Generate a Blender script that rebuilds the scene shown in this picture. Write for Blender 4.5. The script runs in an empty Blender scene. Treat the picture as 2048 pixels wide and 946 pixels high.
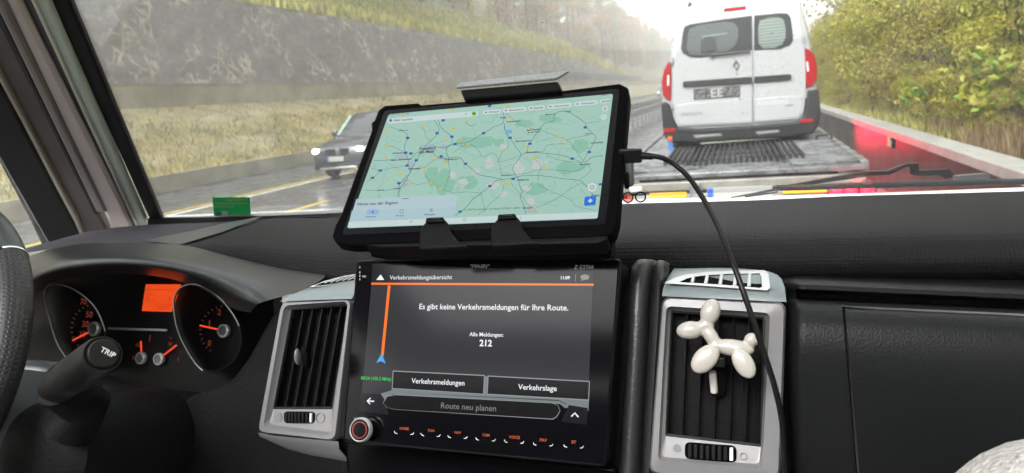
import bpy, bmesh, math, random
import numpy as np
from mathutils import Vector, Matrix

rnd = random.Random(7)
sc = bpy.context.scene
R = math.radians

# ------------------------------------------------------------------ camera
FPX, CXP, CYP = 1400.0, 1024.0, 473.0          # focal length and centre in photo pixels (2048 x 946)
EYE = Vector((0.0, 0.0, 1.8))
CR = Vector((0.951, 0.297, -0.086)); CF = Vector((-0.308, 0.932, -0.191))
CF.normalize(); CR = (CR - CF * CR.dot(CF)).normalized(); CU = CR.cross(CF).normalized()
cd = bpy.data.cameras.new('camera'); cam = bpy.data.objects.new('camera', cd)
sc.collection.objects.link(cam); sc.camera = cam
cam.matrix_world = Matrix((( CR.x, CU.x, -CF.x, EYE.x), (CR.y, CU.y, -CF.y, EYE.y), (CR.z, CU.z, -CF.z, EYE.z), (0, 0, 0, 1)))
cd.sensor_width = 36.0; cd.lens = 36.0 * FPX / 2048.0
cd.clip_start = 0.02; cd.clip_end = 3000
cd.dof.use_dof = True; cd.dof.focus_distance = 0.62; cd.dof.aperture_fstop = 13.0

# ------------------------------------------------------------------ sky, sun, exposure
SUN_EL, SUN_AZ = R(48), R(200)
w = bpy.data.worlds.new('World'); sc.world = w; w.use_nodes = True
nt = w.node_tree; nt.nodes.clear()
sk = nt.nodes.new('ShaderNodeTexSky'); sk.sky_type = 'NISHITA'; sk.sun_disc = False
sk.sun_elevation = SUN_EL; sk.sun_rotation = SUN_AZ; sk.air_density = 1.0; sk.dust_density = 6.0; sk.ozone_density = 1.0
hs = nt.nodes.new('ShaderNodeHueSaturation'); hs.inputs['Saturation'].default_value = 0.12
bg = nt.nodes.new('ShaderNodeBackground'); bg.inputs['Strength'].default_value = 0.15
wo = nt.nodes.new('ShaderNodeOutputWorld')
nt.links.new(sk.outputs[0], hs.inputs['Color']); # an overcast sky is brighter overhead than at the horizon
tcw = nt.nodes.new('ShaderNodeTexCoord'); sep = nt.nodes.new('ShaderNodeSeparateXYZ'); mrw = nt.nodes.new('ShaderNodeMapRange'); mlw = nt.nodes.new('ShaderNodeMixRGB'); mlw.blend_type = 'MULTIPLY'; mlw.inputs[0].default_value = 1
mrw.inputs['From Min'].default_value = 0.0; mrw.inputs['From Max'].default_value = .7; mrw.inputs['To Min'].default_value = .27; mrw.inputs['To Max'].default_value = 1.4
nt.links.new(tcw.outputs['Generated'], sep.inputs[0]); nt.links.new(sep.outputs['Z'], mrw.inputs['Value']); nt.links.new(hs.outputs[0], mlw.inputs[1]); nt.links.new(mrw.outputs[0], mlw.inputs[2])
nt.links.new(mlw.outputs[0], bg.inputs[0]); nt.links.new(bg.outputs[0], wo.inputs[0])
sl = bpy.data.lights.new('sun', 'SUN'); sl.energy = 0.8; sl.angle = R(25); sl.color = (1, .97, .92)
so = bpy.data.objects.new('sun', sl); sc.collection.objects.link(so)
sd = Vector((math.sin(SUN_AZ) * math.cos(SUN_EL), math.cos(SUN_AZ) * math.cos(SUN_EL), math.sin(SUN_EL)))
so.rotation_euler = (-sd).to_track_quat('-Z', 'Y').to_euler(); so.location = (0, -5, 40)
sc.view_settings.view_transform = 'Standard'; sc.view_settings.look = 'None'
EXPO = 1.75
sc.view_settings.exposure = EXPO; sc.view_settings.gamma = 1.0; sc.view_settings.use_curve_mapping = False
sc.render.engine = 'CYCLES'
try:
    sc.cycles.use_denoising = True; sc.cycles.denoiser = 'OPENIMAGEDENOISE'
    sc.cycles.volume_bounces = 3; sc.cycles.max_bounces = 8; sc.cycles.transparent_max_bounces = 24
    sc.cycles.sample_clamp_indirect = 6.0; sc.cycles.caustics_reflective = False; sc.cycles.caustics_refractive = False
except Exception as e: print(e)

# ------------------------------------------------------------------ measuring helpers
def ray(x, y):
    return CR * ((x - CXP) / FPX) - CU * ((y - CYP) / FPX) + CF
def at(x, y, Y):                       # the point of the cross plane Y = const that the photo shows at x, y
    r = ray(x, y); return EYE + r * (Y / r.y)
def atX(x, y, X):
    r = ray(x, y); return EYE + r * (X / r.x)
def atZ(x, y, Z):
    r = ray(x, y); return EYE + r * ((Z - EYE.z) / r.z)
class Frame:                           # a tilted face plane: u to the right, v up the face, n out towards the cab
    def __init__(s, p0, yaw, tilt):
        a, b = R(yaw), R(tilt)
        s.n = Vector((math.sin(a) * math.cos(b), -math.cos(a) * math.cos(b), math.sin(b)))
        s.u = Vector((math.cos(a), math.sin(a), 0)); s.v = s.n.cross(s.u) ; s.p0 = Vector(p0)
        if s.v.z < 0: s.v = -s.v
    def px(s, x, y, w=0.0):            # measured on the face (w = 0), then moved w along the normal
        r = ray(x, y); t = (s.p0 - EYE).dot(s.n) / r.dot(s.n); return EYE + r * t + s.n * w

# ------------------------------------------------------------------ materials
MATS = {}
def nodes(name):
    m = bpy.data.materials.new(name); m.use_nodes = True
    t = m.node_tree; b = t.nodes['Principled BSDF']; MATS[name] = m
    return m, t, b
def N(t, kind, **kw):
    n = t.nodes.new(kind)
    for k, v in kw.items():
        if k in n.inputs.keys(): n.inputs[k].default_value = v
        else: setattr(n, k, v)
    return n
def coords(t, kind='Object', scale=(1, 1, 1)):
    c = N(t, 'ShaderNodeTexCoord'); mp = N(t, 'ShaderNodeMapping'); mp.inputs['Scale'].default_value = scale
    t.links.new(c.outputs[kind], mp.inputs[0]); return mp.outputs[0]
def ramp(t, src, stops):
    r = N(t, 'ShaderNodeValToRGB'); e = r.color_ramp.elements
    while len(e) < len(stops): e.new(0.5)
    for el, (p, c) in zip(e, stops): el.position = p; el.color = (*c, 1) if len(c) == 3 else c
    t.links.new(src, r.inputs[0]); return r.outputs[0]
def mat(name, col, rough=.5, metal=0, spec=.5, vary=0.0, vscale=8, bump=None, bscale=400, bstr=.2, coat=0, emit=None, estr=1, rvary=0):
    m, t, b = nodes(name)
    b.inputs['Base Color'].default_value = (*col, 1); b.inputs['Roughness'].default_value = rough
    b.inputs['Metallic'].default_value = metal; b.inputs['Specular IOR Level'].default_value = spec
    b.inputs['Coat Weight'].default_value = coat; b.inputs['Coat Roughness'].default_value = .04
    if emit: b.inputs['Emission Color'].default_value = (*emit, 1); b.inputs['Emission Strength'].default_value = estr
    if vary or rvary:
        n = N(t, 'ShaderNodeTexNoise', Scale=vscale, Detail=6.0, Roughness=.6); t.links.new(coords(t), n.inputs['Vector'])
        if vary:
            lo = tuple(c * (1 - vary) for c in col); hi = tuple(min(1, c * (1 + vary)) for c in col)
            t.links.new(ramp(t, n.outputs[0], [(.3, lo), (.7, hi)]), b.inputs['Base Color'])
        if rvary:
            r = N(t, 'ShaderNodeMapRange'); r.inputs['From Min'].default_value = .3; r.inputs['From Max'].default_value = .7
            r.inputs['To Min'].default_value = max(.03, rough - rvary); r.inputs['To Max'].default_value = rough + rvary
            t.links.new(n.outputs[0], r.inputs['Value']); t.links.new(r.outputs[0], b.inputs['Roughness'])
    if bump:
        v = coords(t)
        if bump == 'grain': n = N(t, 'ShaderNodeTexVoronoi', Scale=bscale); o = n.outputs['Distance']
        elif bump == 'noise': n = N(t, 'ShaderNodeTexNoise', Scale=bscale, Detail=4.0); o = n.outputs[0]
        elif bump == 'dots': n = N(t, 'ShaderNodeTexVoronoi', Scale=bscale, Randomness=0.25); o = n.outputs['Distance']
        t.links.new(v, n.inputs['Vector'])
        bp = N(t, 'ShaderNodeBump', Strength=bstr); bp.inputs['Distance'].default_value = .002
        t.links.new(o, bp.inputs['Height']); t.links.new(bp.outputs[0], b.inputs['Normal'])
    return m
def glow(name, col, strength=1.0, rough=.12, spec=.5):   # a lit display area under its cover glass
    m, t, b = nodes(name)
    b.inputs['Base Color'].default_value = (.004, .004, .004, 1); b.inputs['Roughness'].default_value = rough
    b.inputs['Specular IOR Level'].default_value = spec
    b.inputs['Emission Color'].default_value = (*col, 1); b.inputs['Emission Strength'].default_value = strength / 2 ** EXPO
    return m
def srgb(r, g, b):
    f = lambda c: (c / 255 / 12.92) if c / 255 <= .04045 else ((c / 255 + .055) / 1.055) ** 2.4
    return (f(r), f(g), f(b))

# ------------------------------------------------------------------ mesh builder
class MB:
    def __init__(s): s.v = []; s.f = []; s.m = []
    def add(s, vs, fs, mi=0):
        o = len(s.v); s.v += [Vector(p) for p in vs]
        for f in fs: s.f.append([o + i for i in f]); s.m.append(mi)
        return s
    def box(s, c, size, rot=None, mi=0):
        c = Vector(c); q = []
        for k in range(8):
            p = Vector(((k & 1) - .5, ((k >> 1) & 1) - .5, ((k >> 2) & 1) - .5)) * 1
            p = Vector((p.x * size[0], p.y * size[1], p.z * size[2]))
            q.append(c + (rot @ p if rot is not None else p))
        return s.add(q, [(0, 2, 3, 1), (4, 5, 7, 6), (0, 1, 5, 4), (2, 6, 7, 3), (0, 4, 6, 2), (1, 3, 7, 5)], mi)
    def prism(s, pts, off, mi=0, cap=True):
        n = len(pts); off = Vector(off); a = [Vector(p) for p in pts]; b = [p + off for p in a]
        fs = [(i, (i + 1) % n, n + (i + 1) % n, n + i) for i in range(n)]
        if cap: fs += [tuple(range(n)), tuple(range(2 * n - 1, n - 1, -1))]
        return s.add(a + b, fs, mi)
    def poly(s, pts, mi=0): return s.add(pts, [tuple(range(len(pts)))], mi)
    def loft(s, rows, mi=0, ring=False, cap0=False, cap1=False):
        n = len(rows[0]); vs = [p for r in rows for p in r]; fs = []
        for j in range(len(rows) - 1):
            for i in range(n if ring else n - 1):
                k = (i + 1) % n; fs.append((j * n + i, j * n + k, (j + 1) * n + k, (j + 1) * n + i))
        if cap0: fs.append(tuple(range(n - 1, -1, -1)))
        if cap1: fs.append(tuple((len(rows) - 1) * n + i for i in range(n)))
        return s.add(vs, fs, mi)
    def tube(s, path, r, seg=8, mi=0, closed=False, sx=1.0, up=None):
        P = [Vector(p) for p in path]; n = len(P); rows = []; last = None
        for i, p in enumerate(P):
            if closed: d = P[(i + 1) % n] - P[i - 1]
            else: d = P[min(i + 1, n - 1)] - P[max(i - 1, 0)]
            d.normalize()
            if up is not None: a = d.cross(Vector(up)).normalized()
            elif last is None: a = d.orthogonal().normalized()
            else: a = (last - d * last.dot(d)).normalized()
            last = a; b = d.cross(a); rr = r[i] if isinstance(r, (list, tuple)) else r
            rows.append([p + (a * math.cos(2 * math.pi * k / seg) * sx + b * math.sin(2 * math.pi * k / seg)) * rr for k in range(seg)])
        if closed: rows.append(rows[0])
        return s.loft(rows, mi, True, not closed, not closed)
    def lathe(s, prof, o, axis, seg=24, mi=0, cap=True):       # prof: (radius, height along axis)
        ax = Vector(axis).normalized(); a = ax.orthogonal().normalized(); b = ax.cross(a); o = Vector(o)
        rows = [[o + ax * h + (a * math.cos(2 * math.pi * k / seg) + b * math.sin(2 * math.pi * k / seg)) * r for k in range(seg)] for r, h in prof]
        return s.loft(rows, mi, True, cap, cap)
    def ball(s, c, rad, rot=None, seg=20, rings=12, mi=0):
        c = Vector(c); rows = []
        for j in range(rings + 1):
            th = math.pi * (j + .02 if j == 0 else (j - .02 if j == rings else j)) / rings; row = []
            for k in range(seg):
                ph = 2 * math.pi * k / seg
                p = Vector((math.sin(th) * math.cos(ph) * rad[0], math.sin(th) * math.sin(ph) * rad[1], math.cos(th) * rad[2]))
                row.append(c + (rot @ p if rot is not None else p))
            rows.append(row)
        return s.loft(rows, mi, True, True, True)
    def text(s, fr, txt, x, y, wpx, w=0.0, mi=0, bold=0.0, align='C', slant=0.0):
        vs, fs, (x0, x1, y0, y1) = text_geo(txt, bold)
        c = fr.px(x, y, w); wd = (fr.px(x + wpx / 2, y) - fr.px(x - wpx / 2, y)).length
        k = wd / (x1 - x0); ax = {'C': (x0 + x1) / 2, 'L': x0, 'R': x1}[align]
        s.add([c + fr.u * ((p[0] - ax + slant * p[1]) * k) + fr.v * ((p[1] - .35) * k) for p in vs], fs, mi); return s
    def build(s, name, mats, parent=None, label=None, bevel=0, seg=2, smooth=40, solid=0, sub=0, flat=False):
        me = bpy.data.meshes.new(name); o0 = parent_loc(parent)
        me.from_pydata([p - o0 for p in s.v], [], s.f); me.validate()
        for m in (mats if isinstance(mats, (list, tuple)) else [mats]): me.materials.append(m)
        if len(me.polygons) == len(s.m): me.polygons.foreach_set('material_index', s.m)
        bm = bmesh.new(); bm.from_mesh(me)
        if not flat: bmesh.ops.recalc_face_normals(bm, faces=bm.faces)
        bm.to_mesh(me); bm.free()
        if smooth:
            me.polygons.foreach_set('use_smooth', [True] * len(me.polygons)); me.set_sharp_from_angle(angle=R(smooth))
        o = bpy.data.objects.new(name, me); sc.collection.objects.link(o)
        if parent is not None: o.parent = parent
        if solid: md = o.modifiers.new('solid', 'SOLIDIFY'); md.thickness = solid; md.offset = 0
        if bevel: md = o.modifiers.new('bevel', 'BEVEL'); md.width = bevel; md.segments = seg; md.limit_method = 'ANGLE'; md.angle_limit = R(35)
        if sub: md = o.modifiers.new('sub', 'SUBSURF'); md.levels = sub; md.render_levels = sub
        if label: o['label'] = label
        return o
def parent_loc(o):
    v = Vector((0, 0, 0))
    while o is not None: v += o.location; o = o.parent
    return v
_T = {}
def text_geo(txt, bold=0.0):
    if (txt, bold) in _T: return _T[(txt, bold)]
    cu = bpy.data.curves.new('t', 'FONT'); cu.body = txt; cu.size = 1.0; cu.resolution_u = 2; cu.offset = bold
    ob = bpy.data.objects.new('t', cu); sc.collection.objects.link(ob)
    dg = bpy.context.evaluated_depsgraph_get(); me = ob.evaluated_get(dg).to_mesh()
    vs = [tuple(v.co) for v in me.vertices]; fs = [tuple(p.vertices) for p in me.polygons]
    ob.evaluated_get(dg).to_mesh_clear(); bpy.data.objects.remove(ob); bpy.data.curves.remove(cu)
    xs = [v[0] for v in vs] or [0, 1]; ys = [v[1] for v in vs] or [0, 1]
    _T[(txt, bold)] = (vs, fs, (min(xs), max(xs), min(ys), max(ys))); return _T[(txt, bold)]
def tag(o, label=None, cat=None, group=None, kind=None):
    for k, v in (('label', label), ('category', cat), ('group', group), ('kind', kind)):
        if v: o[k] = v
    return o
def thing(name, label, cat, loc=(0, 0, 0), group=None):
    o = bpy.data.objects.new(name, None); sc.collection.objects.link(o); o.location = loc; o.empty_display_size = .1
    return tag(o, label, cat, group)
def copy_tree(o, parent=None):
    c = o.copy(); sc.collection.objects.link(c)
    if parent is not None: c.parent = parent
    for ch in [k for k in sc.objects if k.parent == o]: copy_tree(ch, c)
    return c
def rquad(c, r=.18, k=5):              # rounded quad from four corner pixels, in order TL TR BR BL
    out = []
    for i in range(4):
        p = Vector(c[i]); a = Vector(c[i - 1]); b = Vector(c[(i + 1) % 4])
        L = r * min((a - p).length, (b - p).length); s = p + (a - p).normalized() * L; e = p + (b - p).normalized() * L
        for j in range(k + 1):
            t = j / k; out.append(tuple(s * (1 - t) ** 2 + p * 2 * t * (1 - t) + e * t * t))
    return out
def smooth_path(P, n=8, closed=False):   # Catmull-Rom through the points
    P = [Vector(p) for p in P]; out = []; m = len(P)
    for i in range(m if closed else m - 1):
        p0 = P[(i - 1) % m] if closed or i else P[0]; p1 = P[i]; p2 = P[(i + 1) % m]
        p3 = P[(i + 2) % m] if closed or i + 2 < m else P[-1]
        for k in range(n):
            t = k / n
            out.append(.5 * ((2 * p1) + (p2 - p0) * t + (2 * p0 - 5 * p1 + 4 * p2 - p3) * t * t + (3 * p1 - p0 - 3 * p2 + p3) * t ** 3))
    if not closed: out.append(P[-1])
    return out

# ================================================================== THE PLACE OUTSIDE
rnd = random.Random(11)
def leafmat(name, stops, rough=.5, trans=.35, patch=None, pscale=.5):
    m, t, b = nodes(name)
    g = N(t, 'ShaderNodeNewGeometry'); c = ramp(t, g.outputs['Random Per Island'], stops)
    if patch:                            # patches of other growth a few metres wide
        pn = N(t, 'ShaderNodeTexNoise', Scale=pscale, Detail=4.0, Roughness=.65); t.links.new(coords(t), pn.inputs['Vector'])
        px_ = N(t, 'ShaderNodeMixRGB'); t.links.new(ramp(t, pn.outputs[0], [(.42, (0, 0, 0)), (.6, (.85, .85, .85))]), px_.inputs[0]); t.links.new(c, px_.inputs[1])
        c2 = ramp(t, g.outputs['Random Per Island'], patch); t.links.new(c2, px_.inputs[2]); c = px_.outputs[0]
    t.links.new(c, b.inputs['Base Color']); b.inputs['Roughness'].default_value = rough; b.inputs['Specular IOR Level'].default_value = .35
    tr = N(t, 'ShaderNodeBsdfTranslucent'); t.links.new(c, tr.inputs['Color'])
    mx = N(t, 'ShaderNodeMixShader'); mx.inputs[0].default_value = trans
    t.links.new(b.outputs[0], mx.inputs[1]); t.links.new(tr.outputs[0], mx.inputs[2])
    t.links.new(mx.outputs[0], t.nodes['Material Output'].inputs['Surface']); return m
M_bark = mat('bark', (.07, .05, .035), .9, vary=.5, vscale=6)
M_leaf_olive = leafmat('leaf_olive', [(0, (.12, .105, .02)), (.25, (.23, .2, .04)), (.6, (.35, .3, .06)), (.85, (.46, .4, .1)), (1, (.55, .51, .22))])
M_leaf_yel = leafmat('leaf_yellow_green', [(0, (.16, .18, .02)), (.5, (.38, .38, .04)), (1, (.55, .52, .12))])
M_leaf_green = leafmat('leaf_green', [(0, (.06, .13, .015)), (.5, (.18, .33, .05)), (1, (.36, .5, .12))])
M_leaf_brown = leafmat('leaf_brown', [(0, (.13, .075, .035)), (.5, (.28, .15, .055)), (1, (.42, .25, .08))])
M_leaf_hill = leafmat('leaf_hill', [(0, (.12, .085, .045)), (.5, (.3, .18, .06)), (.8, (.42, .26, .06)), (1, (.55, .36, .08))])
M_leaf_gold = leafmat('leaf_gold', [(0, (.2, .14, .02)), (.6, (.38, .28, .03)), (1, (.5, .4, .05))])
M_leaf_dull = leafmat('leaf_dull_green', [(0, (.1, .09, .045)), (.5, (.2, .17, .07)), (1, (.3, .26, .1))])
M_grass = leafmat('grass_blades', [(0, (.16, .17, .06)), (.3, (.3, .28, .09)), (.6, (.44, .34, .12)), (.85, (.5, .4, .18)), (1, (.26, .28, .08))], .7, .2, [(0, (.1, .12, .05)), (.5, (.2, .21, .08)), (1, (.22, .17, .1))], .55)
M_grass_green = leafmat('grass_green', [(0, (.2, .21, .05)), (.6, (.38, .36, .09)), (1, (.52, .45, .14))], .7, .2)
M_straw = leafmat('straw', [(0, (.1, .06, .03)), (.5, (.2, .13, .07)), (1, (.34, .26, .15))], .8, .2)

def top_of_rock(Y): return float(np.interp(Y, [0, 45, 96, 129, 160, 175], [8.0, 8.0, 7.65, 7.05, 5.2, 4.1]))
def gz(X, Y):                          # ground height
    if X > 2.2:
        return float(np.interp(X, [2.2, 2.6, 5, 9, 16, 60], [.78, .82, 1.25, 2.6, 5.5, 18]))
    if X >= -16.2: return -.02
    if X > -24.2: return float(np.interp(-X, [16.2, 17.2, 20, 23.4, 24.2], [.42, .6, 1.5, 2.75, 2.85]))
    t = top_of_rock(Y)
    return t + .05 + float(np.interp(-X, [24.6, 27, 30, 37, 45, 70, 140], [0, 1.2, 3.4, 9, 14.5, 27, 40]))

# ---- ground: one sheet to the horizon, with the cutting's slopes
M_ground = mat('earth', (.22, .185, .1), .95, vary=.5, vscale=.8, bump='noise', bscale=6, bstr=.5)
mb = MB()
xs = [-250, -140, -100, -70, -58, -45, -37, -30, -27, -24.65, -24.55, -24.2, -23.4, -20, -17.2, -16.25, -16.15, 2.15, 2.28, 2.32, 2.6, 3.5, 5, 7, 9, 12, 16, 30, 60, 120, 200]
ys = [-60, -10] + [i * 6 for i in range(0, 14)] + [90, 100, 112, 124, 136, 148, 160, 175, 200, 240, 300, 380, 460, 600, 800]
rr = random.Random(3)
rows = []
for Y in ys:
    row = []
    for X in xs:
        z = gz(X, Y) if abs(X) <= 140 else (gz(-140, Y) if X < 0 else gz(60, Y))
        if X in (-24.55, -24.2): z = gz(-24.0, Y)
        if X == -24.65: z = gz(-24.65, Y)
        if -140 <= X < -25 or X > 3: z += rr.uniform(-.25, .25) * min(1, (abs(X) - 2) / 20)
        row.append((X, Y, z))
    rows.append(row)
mb.loft(rows)
tag(mb.build('ground', M_ground, smooth=60), kind='structure')

# ---- roads and paint
M_road = mat('wet_asphalt', (.085, .086, .09), .26, vary=.35, vscale=1.3, bump='noise', bscale=160, bstr=.12, rvary=.1)
mb = MB()
mb.loft([[(-16.0, Y, .0), (-12, Y, .0), (-6, Y, .0), (-3, Y, .0), (2.1, Y, .0)] for Y in range(-40, 470, 10)])
tag(mb.build('road', M_road), kind='structure')
M_ypaint = mat('yellow_paint', (.62, .42, .04), .4, vary=.25, vscale=3)
M_wpaint = mat('white_paint', (.7, .7, .66), .4, vary=.2, vscale=3)
mb = MB()
def strip(X, w, Y0, Y1, z=.004, mi=0): mb.poly([(X - w / 2, Y0, z), (X + w / 2, Y0, z), (X + w / 2, Y1, z), (X - w / 2, Y1, z)], mi)
for k in range(42): strip(-11.62, .16, -20 + k * 10, -10.2 + k * 10, mi=1); strip(-12.0, .13, -20 + k * 10, -10.2 + k * 10, mi=0)
for k in range(40): strip(-8.5, .15, 1.6 + 7.6 * k, 5.6 + 7.6 * k, mi=0)
for k in range(30): strip(-2.0, .12, 2 + 9 * k, 6 + 9 * k, mi=0); strip(1.62, .14, -20 + k * 14, -6.2 + k * 14, mi=1)
tag(mb.build('road_markings', [M_ypaint, M_wpaint], smooth=0), kind='structure')

# ---- right parapet: dark wet concrete with a pale coping
M_parapet = mat('dark_wet_concrete', (.034, .021, .018), .42, spec=.2, vary=.4, vscale=2.5, bump='noise', bscale=30, bstr=.25, rvary=.1)
M_coping = mat('pale_coping', (.31, .305, .285), .5, vary=.18, vscale=5, bump='noise', bscale=40, bstr=.2)
t = thing('concrete_parapet', 'dark wet concrete parapet with pale coping below the shrubs beside the car carrier', 'barrier', (2.2, 0, 0))
mb = MB(); mb.prism([(2.1, -20, -.05), (2.3, -20, -.05), (2.29, -20, .82), (2.11, -20, .82)], (0, 260, 0)); mb.build('wall', M_parapet, t)
edges = [-20, -9, -2, 3.3, 9.0, 15.2, 21.5, 28, 35, 43, 52, 62, 80, 110, 150, 240]
for a, b in zip(edges, edges[1:]):
    mb = MB(); mb.prism([(2.06, a + .012, .823), (2.36, a + .012, .823), (2.35, a + .012, .92), (2.07, a + .012, .92)], (0, b - a - .024, 0)); mb.build('coping', M_coping, t, bevel=.008)
M_reflector = mat('reflector_white', (.62, .56, .32), .25)
c = thing('road_reflector', 'small pale reflector plate fixed to the dark parapet face', 'reflector', (2.09, 11.2, .75))
mb = MB(); mb.box((2.085, 11.2, .75), (.022, .22, .17)); mb.build('housing', mat('reflector_grey', (.3, .3, .28), .5), c, bevel=.006)
mb = MB(); mb.box((2.07, 11.2, .75), (.012, .16, .13)); mb.build('lens', M_reflector, c, bevel=.004)

# ---- left side: low wall, bank, concrete base wall, stone wall
M_conc = mat('weathered_concrete', (.3, .28, .215), .7, vary=.3, vscale=1.2, bump='noise', bscale=12, bstr=.3)
M_conc_d = mat('olive_concrete', (.3, .265, .18), .75, vary=.3, vscale=.7, bump='noise', bscale=8, bstr=.3)
mb = MB()
for k in range(60):
    a = -20 + 5 * k
    mb.prism([(-16.0, a, 0), (-16.2, a, 0), (-16.2, a, .5), (-16.04, a, .52)], (0, 4.98, 0))
tag(mb.build('roadside_wall', M_conc, bevel=.015), 'low weathered concrete wall along the oncoming lane below the grass bank', 'wall')
mb = MB()
for k in range(34):
    a = -4 + 6 * k
    mb.prism([(-24.0, a, 2.4), (-24.24, a, 2.4), (-24.24, a, 3.78), (-24.0, a, 3.78)], (0, 5.985, 0))
    mb.prism([(-23.95, a, 3.782), (-24.3, a, 3.782), (-24.3, a, 3.84), (-23.95, a, 3.84)], (0, 5.985, 0), 1)
tag(mb.build('concrete_base_wall', [M_conc_d, M_conc]), 'long olive brown concrete wall at the foot of the dark stone wall', 'wall')

m, tt, b = nodes('dark_stone')
co = coords(tt, 'Object', (1, 1, 1))
nz = N(tt, 'ShaderNodeTexNoise', Scale=1.1, Detail=5.0); tt.links.new(co, nz.inputs['Vector'])
add = N(tt, 'ShaderNodeMixRGB', blend_type='LINEAR_LIGHT'); add.inputs[0].default_value = .55
tt.links.new(co, add.inputs[1]); tt.links.new(nz.outputs['Color'], add.inputs[2])
vo = N(tt, 'ShaderNodeTexVoronoi', Scale=1.4, feature='DISTANCE_TO_EDGE'); tt.links.new(add.outputs[0], vo.inputs['Vector'])
edge = ramp(tt, vo.outputs['Distance'], [(.0, (1, 1, 1)), (.06, (.75, .75, .75)), (.13, (0, 0, 0))])
n2 = N(tt, 'ShaderNodeTexNoise', Scale=.6, Detail=9.0, Roughness=.65); tt.links.new(co, n2.inputs['Vector'])
msk = ramp(tt, n2.outputs[0], [(.48, (0, 0, 0)), (.6, (1, 1, 1))])
mul = N(tt, 'ShaderNodeMixRGB', blend_type='MULTIPLY'); mul.inputs[0].default_value = 1
tt.links.new(edge, mul.inputs[1]); tt.links.new(msk, mul.inputs[2])
n3 = N(tt, 'ShaderNodeTexNoise', Scale=2.6, Detail=8.0, Roughness=.7); tt.links.new(co, n3.inputs['Vector'])
base = ramp(tt, n3.outputs[0], [(.3, (.16, .15, .142)), (.55, (.21, .197, .186)), (.75, (.28, .26, .24))])
mixc = N(tt, 'ShaderNodeMixRGB'); tt.links.new(mul.outputs[0], mixc.inputs[0]); tt.links.new(base, mixc.inputs[1]); mixc.inputs[2].default_value = (.5, .44, .35, 1)
tt.links.new(mixc.outputs[0], b.inputs['Base Color']); b.inputs['Roughness'].default_value = .7
bk = N(tt, 'ShaderNodeTexBrick', Scale=1.0); bk.inputs['Brick Width'].default_value = .8; bk.inputs['Row Height'].default_value = .42; bk.inputs['Mortar Size'].default_value = .03; bk.inputs['Color1'].default_value = (.97, .97, .97, 1); bk.inputs['Color2'].default_value = (1.2, 1.18, 1.15, 1); bk.inputs['Mortar'].default_value = (.93, .91, .88, 1)
sx_ = N(tt, 'ShaderNodeSeparateXYZ'); cx_ = N(tt, 'ShaderNodeCombineXYZ'); tt.links.new(add.outputs[0], sx_.inputs[0]); tt.links.new(sx_.outputs['Y'], cx_.inputs[0]); tt.links.new(sx_.outputs['Z'], cx_.inputs[1]); tt.links.new(cx_.outputs[0], bk.inputs['Vector'])
mb_ = N(tt, 'ShaderNodeMixRGB', blend_type='MULTIPLY'); mb_.inputs[0].default_value = 1; tt.links.new(mixc.outputs[0], mb_.inputs[1]); tt.links.new(bk.outputs['Color'], mb_.inputs[2]); tt.links.new(mb_.outputs[0], b.inputs['Base Color'])
bp = N(tt, 'ShaderNodeBump', Strength=.8); bp.inputs['Distance'].default_value = .15
tt.links.new(n3.outputs[0], bp.inputs['Height']); tt.links.new(bp.outputs[0], b.inputs['Normal'])
M_stone = m
rr = random.Random(5); rows = []; nzs = 14
for i in range(int((176 + 4) / .5) + 1):
    Y = -4 + .5 * i; tp = top_of_rock(max(Y, 0)); row = []
    for j in range(nzs + 1):
        f = j / nzs; row.append((-24.12 - .45 * f + rr.uniform(-.09, .09) * (1 if 0 < j else 0), Y, 3.84 + (tp - 3.84) * f + (rr.uniform(-.08, .08) if j == nzs else 0)))
    row.append((-25.3, Y, tp - .05)); rows.append(row)
mb = MB(); mb.loft(rows)
tag(mb.build('stone_retaining_wall', M_stone, smooth=70), 'tall dark stone retaining wall with pale mortar streaks below the wooded slope', 'wall')
# dark parapet rail on the far end of the wall
mb = MB()
for k in range(26): mb.box((-23.9, 92 + k * 4, 4.45), (.12, .12, 1.2))
for z in (4.35, 4.68, 5.0): mb.box((-23.82, 142, z), (.06, 104, .24))
tag(mb.build('parapet_fence', mat('dark_rail', (.05, .05, .055), .6), None), 'low dark plank fence on top of the far concrete wall', 'fence')

# ---- grass (nobody could count it)
def blades(area, n, hfun, wfun, seed, mat_, name, lean=.35):
    r = random.Random(seed); V = []; F = []
    for _ in range(n):
        X, Y = area(r); z = gz(X, Y) - .03; h = hfun(r) * (1 + max(0, Y - 25) * .012); wd = wfun(r) * (1 + max(0, Y - 18) * .03); a = r.uniform(0, math.pi)
        dx, dy = math.cos(a) * wd, math.sin(a) * wd; lx, ly = r.uniform(-lean, lean) * h, r.uniform(-lean, lean) * h; o = len(V)
        V += [(X - dx, Y - dy, z), (X + dx, Y + dy, z), (X + dx * .6 + lx * .5, Y + dy * .6 + ly * .5, z + h * .6), (X - dx * .6 + lx * .5, Y - dy * .6 + ly * .5, z + h * .6), (X + lx, Y + ly, z + h)]
        F += [(o, o + 1, o + 2, o + 3), (o + 3, o + 2, o + 4)]
    me = bpy.data.meshes.new(name); me.from_pydata(V, [], F); me.materials.append(mat_)
    ob = bpy.data.objects.new(name, me); sc.collection.objects.link(ob); return ob
def bank_area(r):
    while True:
        X = -16.3 - 7.3 * r.random(); Y = 7 + 95 * r.random() ** 1.6
        if r.random() < .35 + .65 * (math.sin(X * 1.7 + Y * .6) * math.sin(Y * .37 - X * .8) > -.25) and (X > -21.6 or r.random() < .22): return X, Y
o = blades(bank_area, 42000, lambda r: r.uniform(.06, .26) * (1.7 if r.random() < .1 else 1), lambda r: r.uniform(.008, .024), 21, M_grass, 'grass', .8)
tag(o, 'dry tufted grass on the bank below the concrete wall', 'grass', kind='stuff')
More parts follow.
